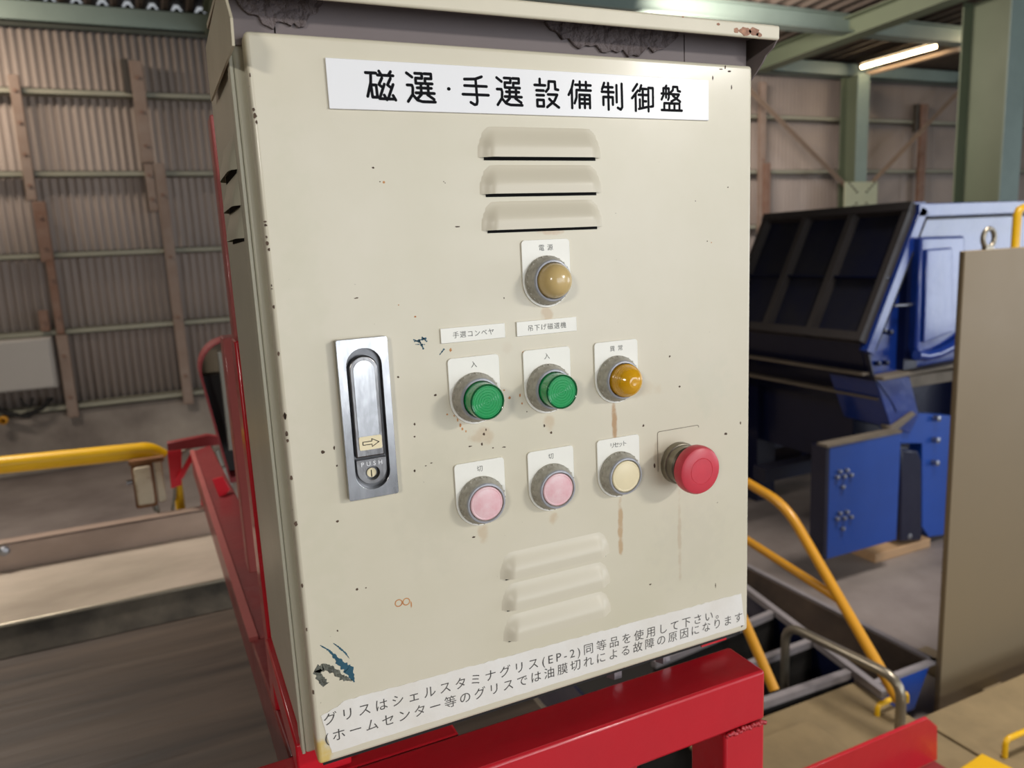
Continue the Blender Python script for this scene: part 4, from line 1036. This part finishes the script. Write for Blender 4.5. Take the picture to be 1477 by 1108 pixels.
# ------------------------------------------------------------------ chips and scuffs on the door
def spot(mb, cx, cz, rx, rz, y=-.00004, n=11, th=.00006):
    a0 = random.uniform(0, 6)
    mb.prism([(cx + rx * random.uniform(.6, 1.2) * math.cos(a0 + 2 * math.pi * k / n), cz + rz * random.uniform(.6, 1.2) * math.sin(a0 + 2 * math.pi * k / n)) for k in range(n)], 1, y - th, y)
mb = MB()
chips = [(364, 158, 2, 3), (368, 167, 2.6, 4), (370, 176, 1.6, 3), (358, 108, 1.2, 3), (379, 320, 2.2, 1.6), (383, 325, 2.6, 2), (384, 342, 1.5, 2), (385, 351, 2, 3), (388, 360, 1.6, 2.4), (390, 443, 1.6, 3), (388, 412, .8, 2), (389, 417, 1.5, .8),
         (395, 511, 1.5, 3), (393, 602, 2.5, 5), (399, 602, 1, 5), (413, 626, 2, 4), (414, 636, 2, 3), (416, 690, 2, 4), (420, 757, 2.4, 5), (425, 847, 1.4, 4), (436, 910, 1, 3), (446, 1000, 1.5, 4),
         (466, 652, 3, 2.5), (482, 646, 1.4, 3), (514, 430, 3, 1), (487, 752, 2, 2), (538, 242, 2, 1.6), (660, 327, 4, 1.1), (628, 570, 2.2, 2), (574, 544, 1.6, 1.6), (598, 612, 1.4, 2), (598, 630, 1.2, 1.4), (598, 679, 1.4, 2.2),
         (622, 668, 2, .8), (614, 672, 1.4, .8), (678, 644, 3, 1), (698, 626, 2, 2.4), (701, 620, 1, 2), (711, 646, 2, .9), (727, 645, 3, .9), (695, 641, 1.4, 2.5), (760, 594, 1, 1), (785, 614, 1.6, 2.4), (795, 624, 1.6, 2),
         (966, 514, 1.6, 1.6), (980, 558, 1.6, 1.6), (928, 614, 1.6, 2), (1068, 610, 1, 3), (1047, 626, 3, 2), (944, 672, 1.5, 4), (1040, 100, 4, 1), (1052, 103, 4, 1.3), (1046, 97, 1.5, 3), (1055, 126, 1, 4), (1028, 112, 1, 4),
         (1020, 348, 1, 1), (1003, 290, 1, 1), (1050, 270, 1, 1), (938, 843, 2.4, 1.2), (1032, 845, .8, 4), (840, 945, 1, 1), (783, 895, 1.2, 1.2), (809, 897, 1.4, 1.4), (528, 848, 1, 1), (515, 850, 2, 2), (487, 910, 1, 2), (683, 775, 3, 1.4),
         (548, 262, 1, 1), (640, 262, .8, .8), (642, 264, .8, .8), (727, 430, 1, 1.2), (648, 530, 1, 1), (486, 672, 1.2, 1.6), (1071, 899, 3, 7)]
random.seed(11)
for px, py, rx, rz in chips:
    q = P(px, py, 1, 0); dpt = (q - CAM).dot(FWD); k = dpt / F
    x = max(.0012, q.x); spot(mb, x, q.z, rx * k * 1.1, rz * k)
setp(obj('paint_chips', mb, 'chip', door), kind='stuff')
mb = MB()
rust_spots = [(554, 263, 2, 2), (735, 574, 2.5, 2), (727, 563, 1.4, 1.4), (660, 606, 1.5, 2.5), (664, 613, 1.6, 3), (667, 619, 2, 2), (672, 622, 1.3, 1.6), (655, 600, 1.2, 1.6), (750, 570, 1.4, 3), (753, 582, 1.2, 2), (650, 505, 2, 3), (645, 598, 1.5, 1.5),
              (790, 332, 6, .8), (756, 508, 3, 2), (575, 440, 1, 1), (1026, 350, 1, 1), (560, 650, 1, 1), (599, 457, 2, 1.5)]
for px, py, rx, rz in rust_spots:
    q = P(px, py, 1, 0); k = (q - CAM).dot(FWD) / F; spot(mb, q.x, q.z, rx * k, rz * k)
for cx_, cz_ in ((575, 870), (586, 868)):
    q = P(cx_, cz_, 1, 0); mb.ring(arc(q.x, q.z, .0030, 0, 360, 18)[:-1], [arc(q.x, q.z, .0022, 360, 0, 18)[:-1]], 1, -.00012, -.00003)
q = P(593, 872, 1, 0); spot(mb, q.x, q.z, .0006, .003)
setp(obj('rust_marks', mb, 'rustmark', door), kind='stuff')
def path_blob(mb, pts, w0, n=40, jit=.35):
    q = [P(px, py, 1, 0) for px, py in pts]
    up = []; dn = []
    m_ = len(q) - 1
    for i in range(n + 1):
        t_ = i / n * m_; k = min(int(t_), m_ - 1); f = t_ - k
        c_ = q[k].lerp(q[k + 1], f); d_ = (q[k + 1] - q[k]).normalized(); nn = Vector((-d_.z, 0, d_.x))
        ww = (w0[k] * (1 - f) + w0[k + 1] * f) * (1 + random.uniform(-jit, jit))
        up.append(c_ + nn * ww); dn.append(c_ - nn * ww * random.uniform(.6, 1.2))
    a = [(v.x, v.z) for v in up]; b_ = [(v.x, v.z) for v in dn]
    for i in range(n): mb.prism([a[i], a[i + 1], b_[i + 1], b_[i]], 1, -.00014, -.00003)
random.seed(5)
mb = MB()
path_blob(mb, [(481, 928), (489, 934), (498, 942), (504, 950)], [.0002, .0006, .0006, .0001])
path_blob(mb, [(462, 931), (474, 938), (482, 946), (492, 958), (503, 966), (511, 984)], [.0004, .0006, .0012, .0022, .0032, .0006])
for a_, b_ in (((597, 493), (615, 488)), ((599, 497), (613, 497)), ((604, 490), (611, 504)), ((608, 486), (616, 493)), ((596, 490), (606, 494)), ((634, 512), (641, 503))):
    path_blob(mb, [a_, b_], [.0003, .0006], n=14, jit=.8)
setp(obj('blue_scuffs', mb, 'blue_mark', door), kind='stuff')
mb = MB(); path_blob(mb, [(470, 988), (462, 978), (458, 966), (468, 962), (482, 968), (494, 978), (508, 982)], [.0018, .0030, .0030, .0030, .0024, .0020, .0006])
setp(obj('grease_marks', mb, 'grime', door), kind='stuff')
